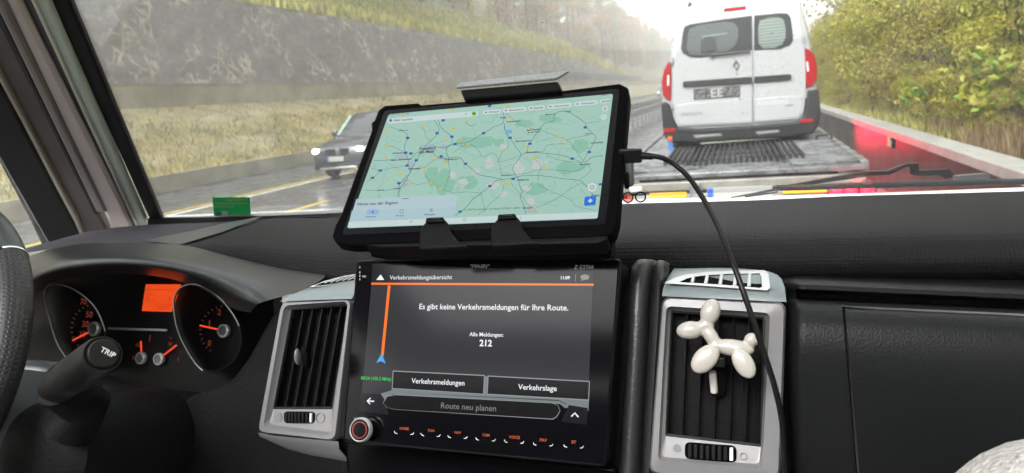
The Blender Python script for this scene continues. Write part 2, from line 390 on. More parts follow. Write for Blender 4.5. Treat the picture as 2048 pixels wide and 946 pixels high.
o = blades(lambda r: (-24.7 - 6.5 * r.random(), 15 + 160 * r.random() ** 1.3), 22000, lambda r: r.uniform(.2, .6), lambda r: r.uniform(.04, .1), 22, M_grass_green, 'grass')
tag(o, 'yellow green grass strip along the top of the stone wall', 'grass', kind='stuff')
o = blades(lambda r: (2.45 + 1.1 * r.random() ** 1.3, 5.5 + 5.5 * r.random()), 1900, lambda r: r.uniform(.12, .38), lambda r: r.uniform(.006, .016), 23, M_straw, 'dry_stalks', .2)
tag(o, 'dry brown stalks behind the pale coping of the parapet', 'grass', kind='stuff')

o = blades(lambda r: (2.42 + 1.5 * r.random() ** 1.2, 9.5 + 36 * r.random() ** 1.3), 7000, lambda r: r.uniform(.08, .28), lambda r: r.uniform(.008, .022), 24, M_grass_green, 'verge_grass', .35)
tag(o, 'yellow green grass behind the parapet under the thicket', 'grass', kind='stuff')
# ---- leaves and trees
def leaf_cloud(name, n, clumps, size, mats, seed, pick=None):
    r = random.Random(seed); V = []; F = []; MI = []
    for _ in range(n):
        c, rad = clumps[r.randrange(len(clumps))]
        while True:
            p = Vector((r.uniform(-1, 1), r.uniform(-1, 1), r.uniform(-1, 1)))
            if p.length <= 1: break
        p = p * (p.length ** -.35 if p.length > .05 else 1); p = Vector((c[0] + p.x * rad[0], c[1] + p.y * rad[1], c[2] + p.z * rad[2]))
        s = size * r.uniform(.55, 1.3); a = Vector((r.gauss(0, 1), r.gauss(0, 1), r.gauss(0, .6))).normalized(); b_ = a.orthogonal().normalized()
        q = Matrix.Rotation(r.uniform(0, 6.28), 3, a); b_ = q @ b_; c_ = a.cross(b_); o = len(V)
        V += [p - b_ * s, p - c_ * s * .5 + a * s * .12, p + b_ * s, p + c_ * s * .5 + a * s * .12]; F.append((o, o + 1, o + 2, o + 3)); MI.append(0 if pick is None else pick(r, p))
    me = bpy.data.meshes.new(name); me.from_pydata([tuple(v) for v in V], [], F)
    for m_ in mats: me.materials.append(m_)
    me.polygons.foreach_set('material_index', MI); return me
def stems(seed, n, h, spread, r0, branch=4):
    r = random.Random(seed); mb = MB()
    for _ in range(n):
        a = r.uniform(0, 6.28); d = r.uniform(.2, 1) * spread; x, y = r.uniform(-.15, .15), r.uniform(-.15, .15)
        P = [Vector((x, y, -.3))]; hh = h * r.uniform(.7, 1.05)
        for k in range(1, 7):
            f = k / 6; P.append(Vector((x + math.cos(a) * d * f ** 1.3 + r.uniform(-.06, .06) * h * .3, y + math.sin(a) * d * f ** 1.3 + r.uniform(-.06, .06) * h * .3, hh * f)))
        mb.tube(P, [r0 * (1 - .8 * k / 6) for k in range(7)], 6)
        for _ in range(branch):
            k = r.randrange(2, 6); q = P[k]; a2 = r.uniform(0, 6.28); L = h * r.uniform(.12, .3)
            mb.tube([q, q + Vector((math.cos(a2) * L * .5, math.sin(a2) * L * .5, L * .35)), q + Vector((math.cos(a2) * L, math.sin(a2) * L, L * .85))], [r0 * .35, r0 * .25, r0 * .1], 5)
    return mb
def make_shrub(name, label, cat, group, seed, h, spread, n, size, mats, pick=None, nst=6, r0=.03, low=.12):
    r = random.Random(seed); t = thing(name, label, cat, (0, 0, 0), group)
    cl = []
    for _ in range(int(26)):
        a = r.uniform(0, 6.28); f = r.random(); d = spread * math.sqrt(r.random()) * (1.0 - .35 * abs(f - .4))
        s = spread * r.uniform(.22, .42); cl.append(((math.cos(a) * d, math.sin(a) * d, h * (low + (1 - low) * f)), (s, s, s * r.uniform(.55, .9))))
    me = leaf_cloud('foliage', n, cl, size, mats, seed, pick)
    f = bpy.data.objects.new('foliage', me); sc.collection.objects.link(f); f.parent = t
    stems(seed + 1, nst, h * .95, spread * .8, r0).build('stem', M_bark, t); return t
def make_tree(name, label, group, seed, h, rad, n, size, mats, base=.3, r0=.16):
    r = random.Random(seed); t = thing(name, label, 'tree', (0, 0, 0), group)
    cl = []
    for _ in range(22):
        f = r.random() ** .8; a = r.uniform(0, 6.28); prof = math.sin(math.pi * min(1, .18 + f * .8)) ** .7; d = rad * math.sqrt(r.random()) * prof * .75
        s = rad * r.uniform(.22, .42); cl.append(((math.cos(a) * d, math.sin(a) * d, h * (base + (1 - base) * f)), (s, s, s * r.uniform(.7, 1.3))))
    me = leaf_cloud('crown', n, cl, size, mats, seed)
    f = bpy.data.objects.new('crown', me); sc.collection.objects.link(f); f.parent = t
    mb = MB(); P = [Vector((0, 0, -.6))] + [Vector((r.uniform(-.2, .2) * k * .3, r.uniform(-.2, .2) * k * .3, h * .95 * k / 6)) for k in range(1, 7)]
    mb.tube(P, [r0 * (1.15 - k / 6.5) for k in range(7)], 7)
    for _ in range(12):
        k = r.uniform(2, 5.6); q = P[int(k)].lerp(P[int(k) + 1], k % 1); a = r.uniform(0, 6.28); L = rad * r.uniform(.5, .95)
        mb.tube([q, q + Vector((math.cos(a) * L * .55, math.sin(a) * L * .55, L * .35)), q + Vector((math.cos(a) * L, math.sin(a) * L, L * .8))], [r0 * .3, r0 * .2, r0 * .06], 5)
    mb.build('trunk', M_bark, t); return t
def place(proto, used, x, y, s=1, rz=0, label=None, group=None, sz=None):
    o = proto if proto.name not in used else copy_tree(proto); used.add(proto.name)
    o.location = (x, y, gz(x, y)); o.rotation_euler = (0, 0, rz); o.scale = (s, s, sz or s); tag(o, label, None, group); return o
used = set(); G = 'autumn shrubs behind the parapet'; LB = 'olive and yellow autumn shrub standing in the thicket behind the parapet'
pk = lambda r, p: 0 if r.random() < .78 else 1
M_leaf_rust = leafmat('leaf_rust', [(0, (.11, .07, .02)), (.5, (.26, .17, .04)), (1, (.38, .27, .07))])
protos = [make_shrub('shrub', LB, 'shrub', G, 100 + k, 4.2, 1.75, 6800, [.05, .056, .066][k], [[M_leaf_olive, M_leaf_yel], [M_leaf_olive, M_leaf_rust], [M_leaf_yel, M_leaf_olive]][k], pk, 9, .028, .05) for k in range(3)]
rr = random.Random(8)
spots = []
for k in range(26): spots.append((2.85 + rr.uniform(-.12, .2), 11.5 + k * 1.25 + rr.uniform(-.3, .3), rr.uniform(.17, .27)))
for k in range(6): spots.append((2.95 + rr.uniform(-.1, .3), 7.6 + k * .75, rr.uniform(.14, .2)))
for k in range(14): spots.append((3.3 + .02 * k + rr.uniform(-.15, .25), 10.5 + k * 2.1 + rr.uniform(-.4, .4), rr.uniform(.32, .48)))
for k in range(13): spots.append((3.75 + rr.uniform(-.25, .5) + .03 * k, 9.0 + k * 2.25 + rr.uniform(-.5, .5), rr.uniform(.55, .8)))
for k in range(13): spots.append((5.9 + rr.uniform(-.5, .6), 10.5 + k * 2.7 + rr.uniform(-.6, .6), rr.uniform(.95, 1.3) * (1 if k < 8 else .75)))
for k in range(11): spots.append((8.6 + rr.uniform(-.8, .8), 14 + k * 4 + rr.uniform(-1, 1), rr.uniform(1.3, 1.8) * (1 if k < 5 else .62)))
for k in range(8): spots.append((5.2 + rr.uniform(-.5, .5), 46 + k * 5 + rr.uniform(-1, 1), rr.uniform(.7, 1.05)))
for i, (x, y, s) in enumerate(spots): place(protos[i % 3], used, x, y, s, rr.uniform(0, 6.28))
gb = make_shrub('green_bush', 'bright green broad leaved bush in front of the olive thicket', 'bush', None, 140, 1.5, .6, 1100, .075, [M_leaf_green, M_leaf_yel], lambda r, p: 0 if r.random() < .75 else 1, 4, .015, .3)
q = atX(1985, 135, 3.7); place(gb, used, 3.75, q.y, 1.0, 1.0)
yb = make_shrub('yellow_bush', 'low yellow green bush above the dry brown stalks', 'bush', None, 141, 1.0, .6, 900, .06, [M_leaf_yel, M_leaf_green], lambda r, p: 0 if r.random() < .8 else 1, 4, .012, .35)
place(yb, used, 3.15, 9.6, .95, .3)
y2 = make_shrub('small_bush', 'small leafy bush close behind the coping near the fence post', 'bush', None, 142, .7, .35, 420, .05, [M_leaf_green, M_leaf_yel], lambda r, p: 0 if r.random() < .5 else 1, 3, .01, .2)
place(y2, used, 2.75, 12.6, 1, .3)
# bare tree behind the van roof, on the right
bt = thing('bare_tree', 'nearly bare grey tree rising behind the roof of the white van', 'tree', (0, 0, 0))
stems(77, 5, 9, 2.6, .09, 14).build('trunk', mat('grey_bark', (.12, .11, .1), .9, vary=.3), bt)
f = bpy.data.objects.new('crown', leaf_cloud('crown', 700, [((rr.uniform(-2, 2), rr.uniform(-2, 2), rr.uniform(3, 9)), (.8, .8, .7)) for _ in range(14)], .1, [M_leaf_dull], 78)); sc.collection.objects.link(f); f.parent = bt
bt.location = (5.0, 33, gz(5, 33))
# wire fence in the thicket
t = thing('wire_fence', 'sagging wire fence on thin dark posts inside the thicket', 'fence', (3.2, 14, .9))
M_post = mat('post_steel', (.06, .065, .06), .6)
pp = []
for x0, y0, x1, y1, X in ((1826, 245, 1848, 108, 3.1), (1947, 205, 1966, 122, 3.3), (1690, 180, 1702, 120, 3.0)):
    a, c = atX(x0, y0, X), atX(x1, y1, X); a = Vector((a.x, a.y, gz(a.x, a.y) - .2)); c = Vector((a.x + .05, c.y * .5 + a.y * .5, max(c.z, a.z + 1.2)))
    mb = MB(); mb.tube([a, c], .022, 8); mb.build('post', M_post, t); pp.append((a, c))
pp.sort(key=lambda q: q[0].y); mb = MB()
for (a, c), (a2, c2) in zip(pp, pp[1:]):
    for f in (.35, .6, .95): mb.tube([a.lerp(c, f), a.lerp(c, f).lerp(a2.lerp(c2, f), .5) - Vector((0, 0, .08)), a2.lerp(c2, f)], .004, 4)
mb.build('wire', M_post, t)
# hillside wood, each tree its own
G2 = 'autumn trees on the hillside'; L2 = 'tall brown autumn tree in the hazy wood above the stone wall'
hp = [make_tree('hill_tree', L2, G2, 200 + k, 15, 3.0, 4600, .2, [[M_leaf_hill], [M_leaf_brown], [M_leaf_hill], [M_leaf_dull]][k], .04) for k in range(4)]
gp = make_tree('golden_tree', 'golden yellow young tree at the edge of the hillside wood', 'golden trees at the edge of the hillside wood', 210, 6, 1.5, 1300, .16, [M_leaf_gold], .1, .07)
rr = random.Random(15); k = 0
for row, X0 in enumerate((-32, -36.5, -42, -49)):
    Y = 26 + row * 2.2
    while Y < 470:
        place(hp[rr.choice([0, 0, 1, 2, 2, 3])], used, X0 + rr.uniform(-1.3, 1.3), Y, rr.uniform(.8, 1.15), rr.uniform(0, 6.28)); k += 1
        Y += (4.2 + row * 1.8) * rr.uniform(.8, 1.3) * (1 + Y / 200)
for X, Y, s in ((-29.5, 50, 1.0), (-29.0, 44.5, .85), (-29.3, 62, .6), (-28.8, 80, .5), (-29.5, 88, .6), (-30, 104, .6)): place(gp, used, X, Y, s, rr.uniform(0, 6))

# ---- median guard rail
M_galv = mat('galvanised_steel', (.3, .3, .3), .45, .6, vary=.2, vscale=4)
t = thing('guard_rail', 'galvanised steel guard rail with posts between the carriageways left of the van', 'guard rail', (-4.6, 30, 0))
mb = MB()
for z in (.62, .98): mb.prism([(-4.44, 21, z - .13), (-4.5, 21, z - .07), (-4.44, 21, z), (-4.5, 21, z + .07), (-4.44, 21, z + .13), (-4.47, 21, z + .13), (-4.53, 21, z + .07), (-4.47, 21, z), (-4.53, 21, z - .07), (-4.47, 21, z - .13)], (0, 110, 0))
mb.build('rail', M_galv, t, smooth=25)
for k in range(60): mb = MB(); mb.box((-4.58, 21.4 + 1.7 * k, .55), (.08, .1, 1.2)); mb.build('post', mat('galv_dark', (.14, .14, .14), .5, .5) if k == 0 else MATS['galv_dark'], t)

# ================================================================== VEHICLES
M_rubber = mat('tyre_rubber', (.018, .018, .019), .75, bump='noise', bscale=60, bstr=.2)
M_rim = mat('rim_metal', (.28, .28, .29), .35, .8)
M_white = mat('white_car_paint', (.36, .368, .378), .3, coat=.3, vary=.03, vscale=2)
M_darkpl = mat('dark_bumper_plastic', (.016, .0165, .018), .5, spec=.25, vary=.2, vscale=6, bump='noise', bscale=90, bstr=.15)
M_blackpl = mat('black_plastic', (.012, .012, .013), .35)
M_glassd = mat('tinted_glass', (.012, .013, .014), .06)
M_red = mat('red_lens', (.3, .003, .006), .25, spec=.25)
M_redlit = mat('red_lens_lit', (.55, .01, .02), .15, emit=(1, .01, .03), estr=2.2)
M_clear = mat('clear_lens', (.65, .62, .6), .1)
M_amber = mat('amber_lens', (.75, .36, .02), .25)
M_alu = mat('wet_aluminium', (.17, .174, .18), .28, .4, vary=.55, vscale=4, rvary=.12, bump='noise', bscale=25, bstr=.3)
M_beige = mat('dirty_grey_steel', (.26, .25, .22), .5, .2, vary=.35, vscale=4)
M_black = mat('black_matt', (.008, .008, .008), .7)
M_blue = mat('blue_webbing', (.04, .16, .45), .7)
M_plate = mat('plate_white', (.34, .35, .33), .45)
M_pblue = mat('plate_blue', (.03, .1, .5), .4)
def wheel(parent, c, r, wd, ax=(1, 0, 0)):
    mb = MB(); a = Vector(ax)
    mb.lathe([(r * .62, -wd / 2), (r * .9, -wd / 2), (r * .985, -wd * .36), (r, -wd * .2), (r, wd * .2), (r * .985, wd * .36), (r * .9, wd / 2), (r * .62, wd / 2)], c, a, 28)
    o = mb.build('wheel', M_rubber, parent)
    mb = MB(); c = Vector(c)
    mb.lathe([(r * .64, -wd * .42), (r * .58, -wd * .44), (r * .56, -wd * .3), (r * .12, -wd * .34), (0.01, -wd * .34)], c, a, 24, cap=False)
    mb.lathe([(r * .64, wd * .42), (r * .58, wd * .44), (r * .56, wd * .3), (r * .12, wd * .34), (0.01, wd * .34)], c, a, 24, cap=False)
    mb.build('rim', M_rim, o); return o

# ---- car carrier trailer
t = thing('car_carrier', 'wet aluminium car carrier trailer bed with grey rear beams carrying the white van', 'trailer', (0, 6.8, 0))
def dz(y): return .985 + .012 * (y - 6.8)
mb = MB()
mb.prism([(-1.08, 6.86, dz(6.86) - .05), (1.03, 6.86, dz(6.86) - .05), (1.03, 6.86, dz(6.86)), (-1.08, 6.86, dz(6.86))], (0, 7.9, .095))
mb.build('deck', M_alu, t, bevel=.004)
mb = MB()
for s, x0 in ((-1, -1.08), (1, .45)):
    for k in range(38): y = 6.92 + k * .14; mb.box((x0 + .3, y, dz(y) + .012), (.56, .05, .022))
mb.build('tread_ribs', M_alu, t, bevel=.004)
mb = MB()
for k in range(24): x = -.70 + k * .057; mb.box((x, 8.3, dz(8.3) + .02), (.03, 2.0, .05), None)
mb.build('centre_grating_and_shade', M_black, t)  # rungs in black, with the shade under the van put into the colour
for x in (-1.12, 1.07):
    mb = MB(); mb.prism([(x - .035, 6.8, dz(6.8) - .12), (x + .035, 6.8, dz(6.8) - .12), (x + .035, 6.8, dz(6.8) + .03), (x - .035, 6.8, dz(6.8) + .03)], (0, 7.95, .095)); mb.build('side_rail', M_alu, t, bevel=.01)
mb = MB(); mb.box((-.025, 6.8, .955), (2.2, .06, .05)); mb.build('rear_beam', M_alu, t, bevel=.01)
mb = MB(); mb.box((-.025, 6.78, .862), (2.2, .09, .085)); mb.build('rear_beam', M_beige, t, bevel=.012)
mb = MB(); mb.box((-.025, 7.2, .78), (2.0, .5, .08)); mb.build('chassis_frame', M_black, t)
mb = MB()
for y in (7.4, 9, 11, 13): mb.box((-.025, y, .84), (1.9, .1, .16))
for x in (-.6, .55): mb.box((x, 10.6, .78), (.1, 7.6, .18))
mb.build('chassis_frame', M_black, t)
mb = MB(); mb.box((-.025, 6.74, .72), (2.16, .05, .14)); mb.build('light_bar', M_beige, t, bevel=.01)
for sx in (-1, 1):
    for k in range(2): wheel(t, (sx * .98 - .025, 10.2 + .85 * k, .36), .36, .22)
# round lamps (red and clear) at the left, lit red at the right
def rlamp(x, z, r, m, y=6.70):
    mb = MB(); mb.lathe([(r * 1.0, .05), (r * 1.25, .05), (r * 1.25, -.012), (r, -.02)], (x, y, z), (0, 1, 0), 24, cap=False); o = mb.build('lamp_housing', M_blackpl, t)
    mb = MB(); mb.lathe([(r, .03), (r, -.008), (r * .7, -.022), (r * .3, -.03), (.004, -.032)], (x, y, z), (0, 1, 0), 24); mb.build('lamp_lens', m, o)
def lz(px, py): return at(px, py, 6.7)
a = lz(1257, 394); b_ = lz(1280, 394)
rlamp(a.x - .06, a.z - .03, .045, M_red)
mb = MB(); q = lz(1272, 379); mb.box(q, (.12, .03, .05)); mb.build('reflector', M_clear, t, bevel=.008)
q0, q1 = lz(1299, 392), lz(1374, 390); mb = MB(); mb.box((q0 + q1) / 2, ((q1 - q0).length, .02, .055)); mb.build('amber_marker', M_amber, t, bevel=.006)
q0, q1 = lz(1565, 382), lz(1655, 377); mb = MB(); mb.box((q0 + q1) / 2, ((q1 - q0).length, .02, .06)); mb.build('amber_marker', M_amber, t, bevel=.006)
for px in (1672, 1700, 1735): q = lz(px, 384 - (px - 1672) * .08); rlamp(q.x, q.z, .058, M_redlit)
q0 = lz(1391, 383); mb = MB(); mb.box(q0, (.11, .05, .17)); mb.build('plate_bracket', M_alu, t, bevel=.03)
q0, q1 = lz(1414, 388), lz(1545, 380); c = (q0 + q1) / 2; L = (q1 - q0).length
mb = MB(); mb.box(c, (L, .012, .1)); pl = mb.build('number_plate', M_plate, t, bevel=.004)
mb = MB(); mb.box((q0.x + .03, c.y - .009, c.z), (.05, .006, .095)); mb.build('country_strip', M_pblue, pl)
lp = bpy.data.lights.new('tail_lamp_light', 'POINT'); lp.energy = 3; lp.color = (1, .02, .04); lp.shadow_soft_size = .05
lo = bpy.data.objects.new('tail_lamp_light', lp); sc.collection.objects.link(lo); lo.parent = t; q = lz(1715, 384); lo.location = (q.x - 0, 6.55 - 6.8, q.z)
s_ = thing('lashing_strap', 'blue lashing strap with orange hook at the left rear wheel of the van', 'strap', (-.72, 8.6, 1.0))
q0, q1 = at(1341, 282, 8.6), at(1342, 311, 8.6); mb = MB(); mb.box((q0 + q1) / 2, (.05, .012, (q1 - q0).length)); mb.build('webbing', M_blue, s_)
q0 = at(1340, 278, 8.6); mb = MB(); mb.box(q0, (.06, .03, .06)); mb.build('hook', mat('orange_hook', (.5, .1, .02), .5), s_, bevel=.01)
s_ = thing('wheel_chock', 'pale wheel stop bar across the deck behind the right rear wheel', 'wheel chock', (.7, 8.7, 1.0))
q0, q1 = at(1585, 290, 8.9), at(1640, 284, 8.9); mb = MB(); mb.box((q0 + q1) / 2, ((q1 - q0).length, .06, .05)); mb.build('bar', M_beige, s_, bevel=.01)
q0 = at(1652, 283, 8.9); mb = MB(); mb.tube([q0 + Vector((-.1, 0, -.1)), q0 + Vector((-.1, 0, .07)), q0 + Vector((.06, 0, .08)), q0 + Vector((.06, 0, -.1))], .016, 8); mb.build('bracket', M_blackpl, s_)

# ---- white van, rear towards us
VY = 9.0; FV = Frame((0, VY, 1.3), 0, 5)
van = thing('delivery_van', 'white delivery van with twin rear doors loaded on the car carrier', 'van', (.02, VY, 1.0))
out = [(1338, 276), (1327, 262), (1323, 235), (1323, 200), (1327, 160), (1334, 125), (1343, 80), (1352, 40), (1364, 20), (1385, 9), (1440, 1), (1500, -5), (1560, -9), (1588, -7), (1603, 6), (1614, 45), (1624, 90), (1631, 130), (1636, 180), (1638, 220), (1634, 250), (1622, 264)]
P = [FV.px(*p) for p in out]; cen = sum(P, Vector()) / len(P)
def sec(dy, k=1, zmax=9, kx=1):
    r = []
    for p in P:
        q = cen + (p - cen) * k; q = Vector((cen.x + (q.x - cen.x) * kx, q.y + dy, min(q.z, zmax))); r.append(q)
    return r
mb = MB(); mb.loft([sec(.0, .93), sec(.02, .975), sec(.07, 1.0), sec(.3, 1.012), sec(1.2, 1.015), sec(2.2, 1.0), sec(2.7, .99, 2.5), sec(3.25, .985, 2.05, .99), sec(3.9, .97, 1.88, .95), sec(4.15, .9, 1.7, .88)], ring=True, cap0=True, cap1=True)
mb.build('body', M_white, van, smooth=50)
def vprism(name, px, w0, w1, m, parent=van, bevel=.01, label=None):
    mb = MB(); mb.prism([FV.px(x, y, w1) for x, y in px], -FV.n * (w1 - w0)); return mb.build(name, m, parent, label, bevel=bevel, seg=3)
dl = vprism('rear_door', [(1361, 62), (1368, 42), (1384, 34), (1440, 25), (1504.5, 17), (1505.5, 247), (1400, 252), (1358, 254), (1351, 244), (1345, 200), (1345, 150), (1351, 110)], -.03, .022, M_white, label='wider left rear door with wiper and number plate')
dr = vprism('rear_door', [(1508, 17), (1560, 12), (1584, 10), (1596, 16), (1602, 45), (1609, 90), (1612, 135), (1611, 190), (1607, 226), (1596, 238), (1550, 243), (1508, 246)], -.03, .022, M_white, label='narrow right rear door')
vprism('lower_panel', [(1353, 211), (1380, 206), (1504.5, 198), (1504.5, 244), (1400, 249), (1361, 251), (1355, 242)], .01, .027, M_white, dl, .008)
vprism('lower_panel', [(1508.5, 198), (1570, 193), (1604, 191), (1603, 222), (1594, 234), (1550, 240), (1508.5, 243)], .01, .027, M_white, dr, .008)
M_frit = mat('black_window_border', (.02, .02, .024), .12)
wl = vprism('window', [(1366, 66), (1369, 54), (1380, 49), (1440, 40), (1503.5, 32), (1504, 101), (1450, 110), (1400, 116), (1380, 115), (1366, 107), (1362, 98)], .018, .03, M_frit, dl, .006)
vprism('load_space', [(1376, 68), (1380, 58), (1400, 51), (1450, 44), (1468, 46), (1476, 56), (1477, 74), (1470, 92), (1455, 103), (1400, 111), (1380, 110), (1374, 100)], .026, .032, mat('dim_interior', (.06, .071, .07), .5), wl, .002)
vprism('headrest', [(1402, 106), (1402, 84), (1408, 76), (1420, 73), (1430, 78), (1433, 92), (1433, 103)], .030, .044, mat('seat_grey', (.03, .037, .04), .7), wl, .006)
vprism('light_strip', [(1404, 73), (1455, 66), (1455, 70), (1405, 77)], .030, .040, mat('pale_strip_inside', (.13, .17, .175), .6), wl, .002)
wr = vprism('window', [(1508, 31.5), (1560, 27), (1575, 28), (1581, 36), (1585, 65), (1586, 82), (1580, 91), (1560, 99), (1508, 101)], .018, .03, M_frit, dr, .006)
m, tt, b = nodes('pane_painted_through_light'); wv = N(tt, 'ShaderNodeTexWave', Scale=9.0, bands_direction='Z'); tt.links.new(coords(tt), wv.inputs['Vector'])  # light showing through the van, painted as pale bands on the pane
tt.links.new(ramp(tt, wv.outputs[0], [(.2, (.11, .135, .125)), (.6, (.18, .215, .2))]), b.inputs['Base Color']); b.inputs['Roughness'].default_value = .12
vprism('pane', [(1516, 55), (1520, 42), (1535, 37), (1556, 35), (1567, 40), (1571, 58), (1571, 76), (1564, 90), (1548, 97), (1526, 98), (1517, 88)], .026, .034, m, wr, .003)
mb = MB(); mb.tube([FV.px(1424, 111, .05), FV.px(1450, 109, .055), FV.px(1500, 103.5, .05)], .014, 8); mb.tube([FV.px(1424, 111, .03), FV.px(1424, 111, .06)], .03, 10); mb.build('wiper', M_blackpl, dl)
vprism('trim_strip', rquad([(1366, 163.5), (1504.5, 154), (1504.5, 166.5), (1367, 175)], .35), .018, .05, M_blackpl, dl, .006)
vprism('trim_strip', rquad([(1508, 154), (1582, 148.5), (1582, 159.5), (1508, 166)], .35), .018, .05, M_blackpl, dr, .006)
mb = MB(); d0 = [(1472, 119.5), (1480, 130), (1473, 141.5), (1464.5, 130.5)]; d1 = [(1472, 125), (1476, 130.2), (1472.6, 136), (1468.5, 130.4)]
A = [FV.px(*p, .022) for p in d0]; B = [FV.px(*p, .05) for p in [(1472.2, 122), (1478, 130), (1472.8, 139), (1466.5, 130.5)]]; C = [FV.px(*p, .022) for p in d1]
mb.loft([A, B, C], ring=True); mb.build('emblem', mat('chrome', (.6, .6, .6), .15, 1), dl, smooth=0)
m, tt, b = nodes('speckled_plate'); n_ = N(tt, 'ShaderNodeTexNoise', Scale=38.0, Detail=2.0); tt.links.new(coords(tt), n_.inputs['Vector'])
tt.links.new(ramp(tt, n_.outputs[0], [(.5, (.02, .02, .022)), (.56, (.17, .17, .175))]), b.inputs['Base Color'])
np_ = vprism('number_plate', [(1387, 178.5), (1480, 171.5), (1480, 193), (1388, 199.5)], .02, .034, m, dl, .004)
mb = MB(); mb.text(FV, 'EE', 1434, 185.5, 24, .036, 0, .02); mb.build('plate_lettering', mat('plate_letters', (.34, .34, .34), .5), np_, smooth=0)
M_grey = mat('grey_lettering', (.2, .2, .21), .5); M_lgrey = mat('pale_lettering', (.5, .51, .52), .5)
mb = MB(); mb.text(FV, 'KANGOO', 1384, 227.5, 42, .0285, 0, .03); mb.build('lettering', M_grey, dl, smooth=0)
mb = MB(); mb.text(FV, 'Autohaus', 1544, 204, 62, .0285); mb.build('lettering', M_lgrey, dr, smooth=0)
vprism('badge', [(1571, 210), (1586, 208.5), (1586, 212), (1571, 213.5)], .02, .031, M_grey, dr, .002)
vprism('high_brake_light', rquad([(1447, 17), (1492, 12), (1492, 18.5), (1447, 24)], .3), -.08, .03, M_red, van, .006)
tl = vprism('tail_light', [(1336, 126), (1342, 122), (1343, 160), (1342, 202), (1334, 200), (1326, 190), (1323.5, 165), (1328, 140)], -.16, .026, M_red, van, .012)
vprism('reverse_lamp', [(1335, 152), (1339, 150), (1339, 172), (1334.5, 172)], .0, .033, M_clear, tl, .006)
tr_ = vprism('tail_light', [(1608, 97), (1618, 99), (1628, 109), (1634, 135), (1633, 160), (1624, 173), (1612, 176), (1610, 140)], -.16, .026, M_red, van, .012)
vprism('reverse_lamp', [(1611.5, 124), (1616, 123.5), (1618, 143), (1613.5, 145)], .0, .033, M_clear, tr_, .006)
vprism('bumper', [(1323, 206), (1334, 203), (1341, 212), (1347, 236), (1356, 256), (1400, 257), (1505, 251), (1596, 242), (1607, 232), (1611, 205), (1613, 181), (1636, 178), (1641, 220), (1637, 250), (1626, 268), (1570, 276), (1470, 281), (1400, 286), (1340, 287), (1327, 268)], -.32, .05, M_darkpl, van, .03)
vprism('bumper_step', [(1385, 271), (1440, 267), (1446, 272), (1392, 277)], .03, .058, MATS['grey_lettering'], van, .008)
vprism('bumper_step', [(1510, 264), (1556, 260), (1560, 265), (1516, 270)], .03, .058, MATS['grey_lettering'], van, .008)
vprism('lower_valance', [(1400, 281), (1470, 276), (1558, 272), (1562, 277), (1470, 284), (1402, 289)], -.3, .03, mat('pale_underside', (.38, .42, .36), .5), van, .01)
vprism('reflector', rquad([(1327, 258), (1352, 257), (1352, 265), (1328, 266)], .3), .03, .062, M_red, van, .004)
vprism('reflector', rquad([(1600, 239), (1625, 237), (1625, 245), (1600, 247)], .3), .03, .062, M_red, van, .004)
for x in (-.72, .74): wheel(van, (x, 9.75, dz(9.75) + .305), .3, .2); wheel(van, (x, 12.2, dz(12.2) + .305), .3, .2)
mb = MB(); mb.box((.02, 10.9, 1.24), (1.3, 3.4, .16)); mb.build('underbody', M_black, van)
zt = cen.z
for x in (-.52, .6):
    zz = max(p.z for p in P); mb = MB(); mb.tube([(x, 9.35, zz - .04), (x, 9.5, zz + .045), (x, 10.4, zz + .055), (x, 11.3, zz - .03)], .02, 8); mb.build('roof_rail', M_blackpl, van)
for sx in (-1, 1): mb = MB(); mb.ball((sx * .99 + .02, 11.6, 2.0), (.1, .05, .1)); mb.build('wing_mirror', M_blackpl, van)
for x, y in ((1345, 212), (1344, 122), (1611, 190), (1606, 78)): mb = MB(); c = FV.px(x, y, .03); mb.tube([c - Vector((0, 0, .035)), c + Vector((0, 0, .035))], .016, 8); mb.build('hinge', M_white, van)

# ---- vehicle pulling the carrier, its lit tail lamps redden the wet parapet
tv = thing('tow_vehicle', 'dark towing vehicle with lit tail lamps in front of the car carrier', 'pickup', (0, 16.2, 0))
M_navy = mat('dark_blue_paint', (.02, .025, .05), .25, coat=.6)
mb = MB(); mb.loft([[(-.9, 16.2, .5), (.9, 16.2, .5), (.92, 16.2, 1.0), (.85, 16.25, 1.4), (-.85, 16.25, 1.4), (-.92, 16.2, 1.0)], [(-.92, 18.5, .45), (.92, 18.5, .45), (.95, 18.5, 1.0), (.8, 18.2, 1.72), (-.8, 18.2, 1.72), (-.95, 18.5, 1.0)], [(-.92, 19.8, .45), (.92, 19.8, .45), (.95, 19.8, 1.0), (.75, 19.6, 1.72), (-.75, 19.6, 1.72), (-.95, 19.8, 1.0)], [(-.9, 21.2, .45), (.9, 21.2, .45), (.9, 21.2, 1.0), (.8, 21.1, 1.02), (-.8, 21.1, 1.02), (-.9, 21.2, 1.0)]], ring=True, cap0=True, cap1=True); mb.build('body', M_navy, tv, bevel=.03)
for sx in (-1, 1):
    mb = MB(); mb.box((sx * .84, 16.19, 1.0), (.12, .06, .34)); mb.build('tail_light', M_redlit, tv, bevel=.01)
    for y in (17, 20.3): wheel(tv, (sx * .82, y, .36), .36, .22)
lp = bpy.data.lights.new('brake_light_glow', 'SPOT'); lp.energy = 170; lp.color = (1, .015, .05); lp.spot_size = R(42); lp.spot_blend = 1.0; lp.shadow_soft_size = .08
lo = bpy.data.objects.new('brake_light_glow', lp); sc.collection.objects.link(lo); lo.parent = tv; lo.location = (.95, -.12, .62); lo.rotation_euler = (Vector((.36, -1, .01))).to_track_quat('-Z', 'Y').to_euler()

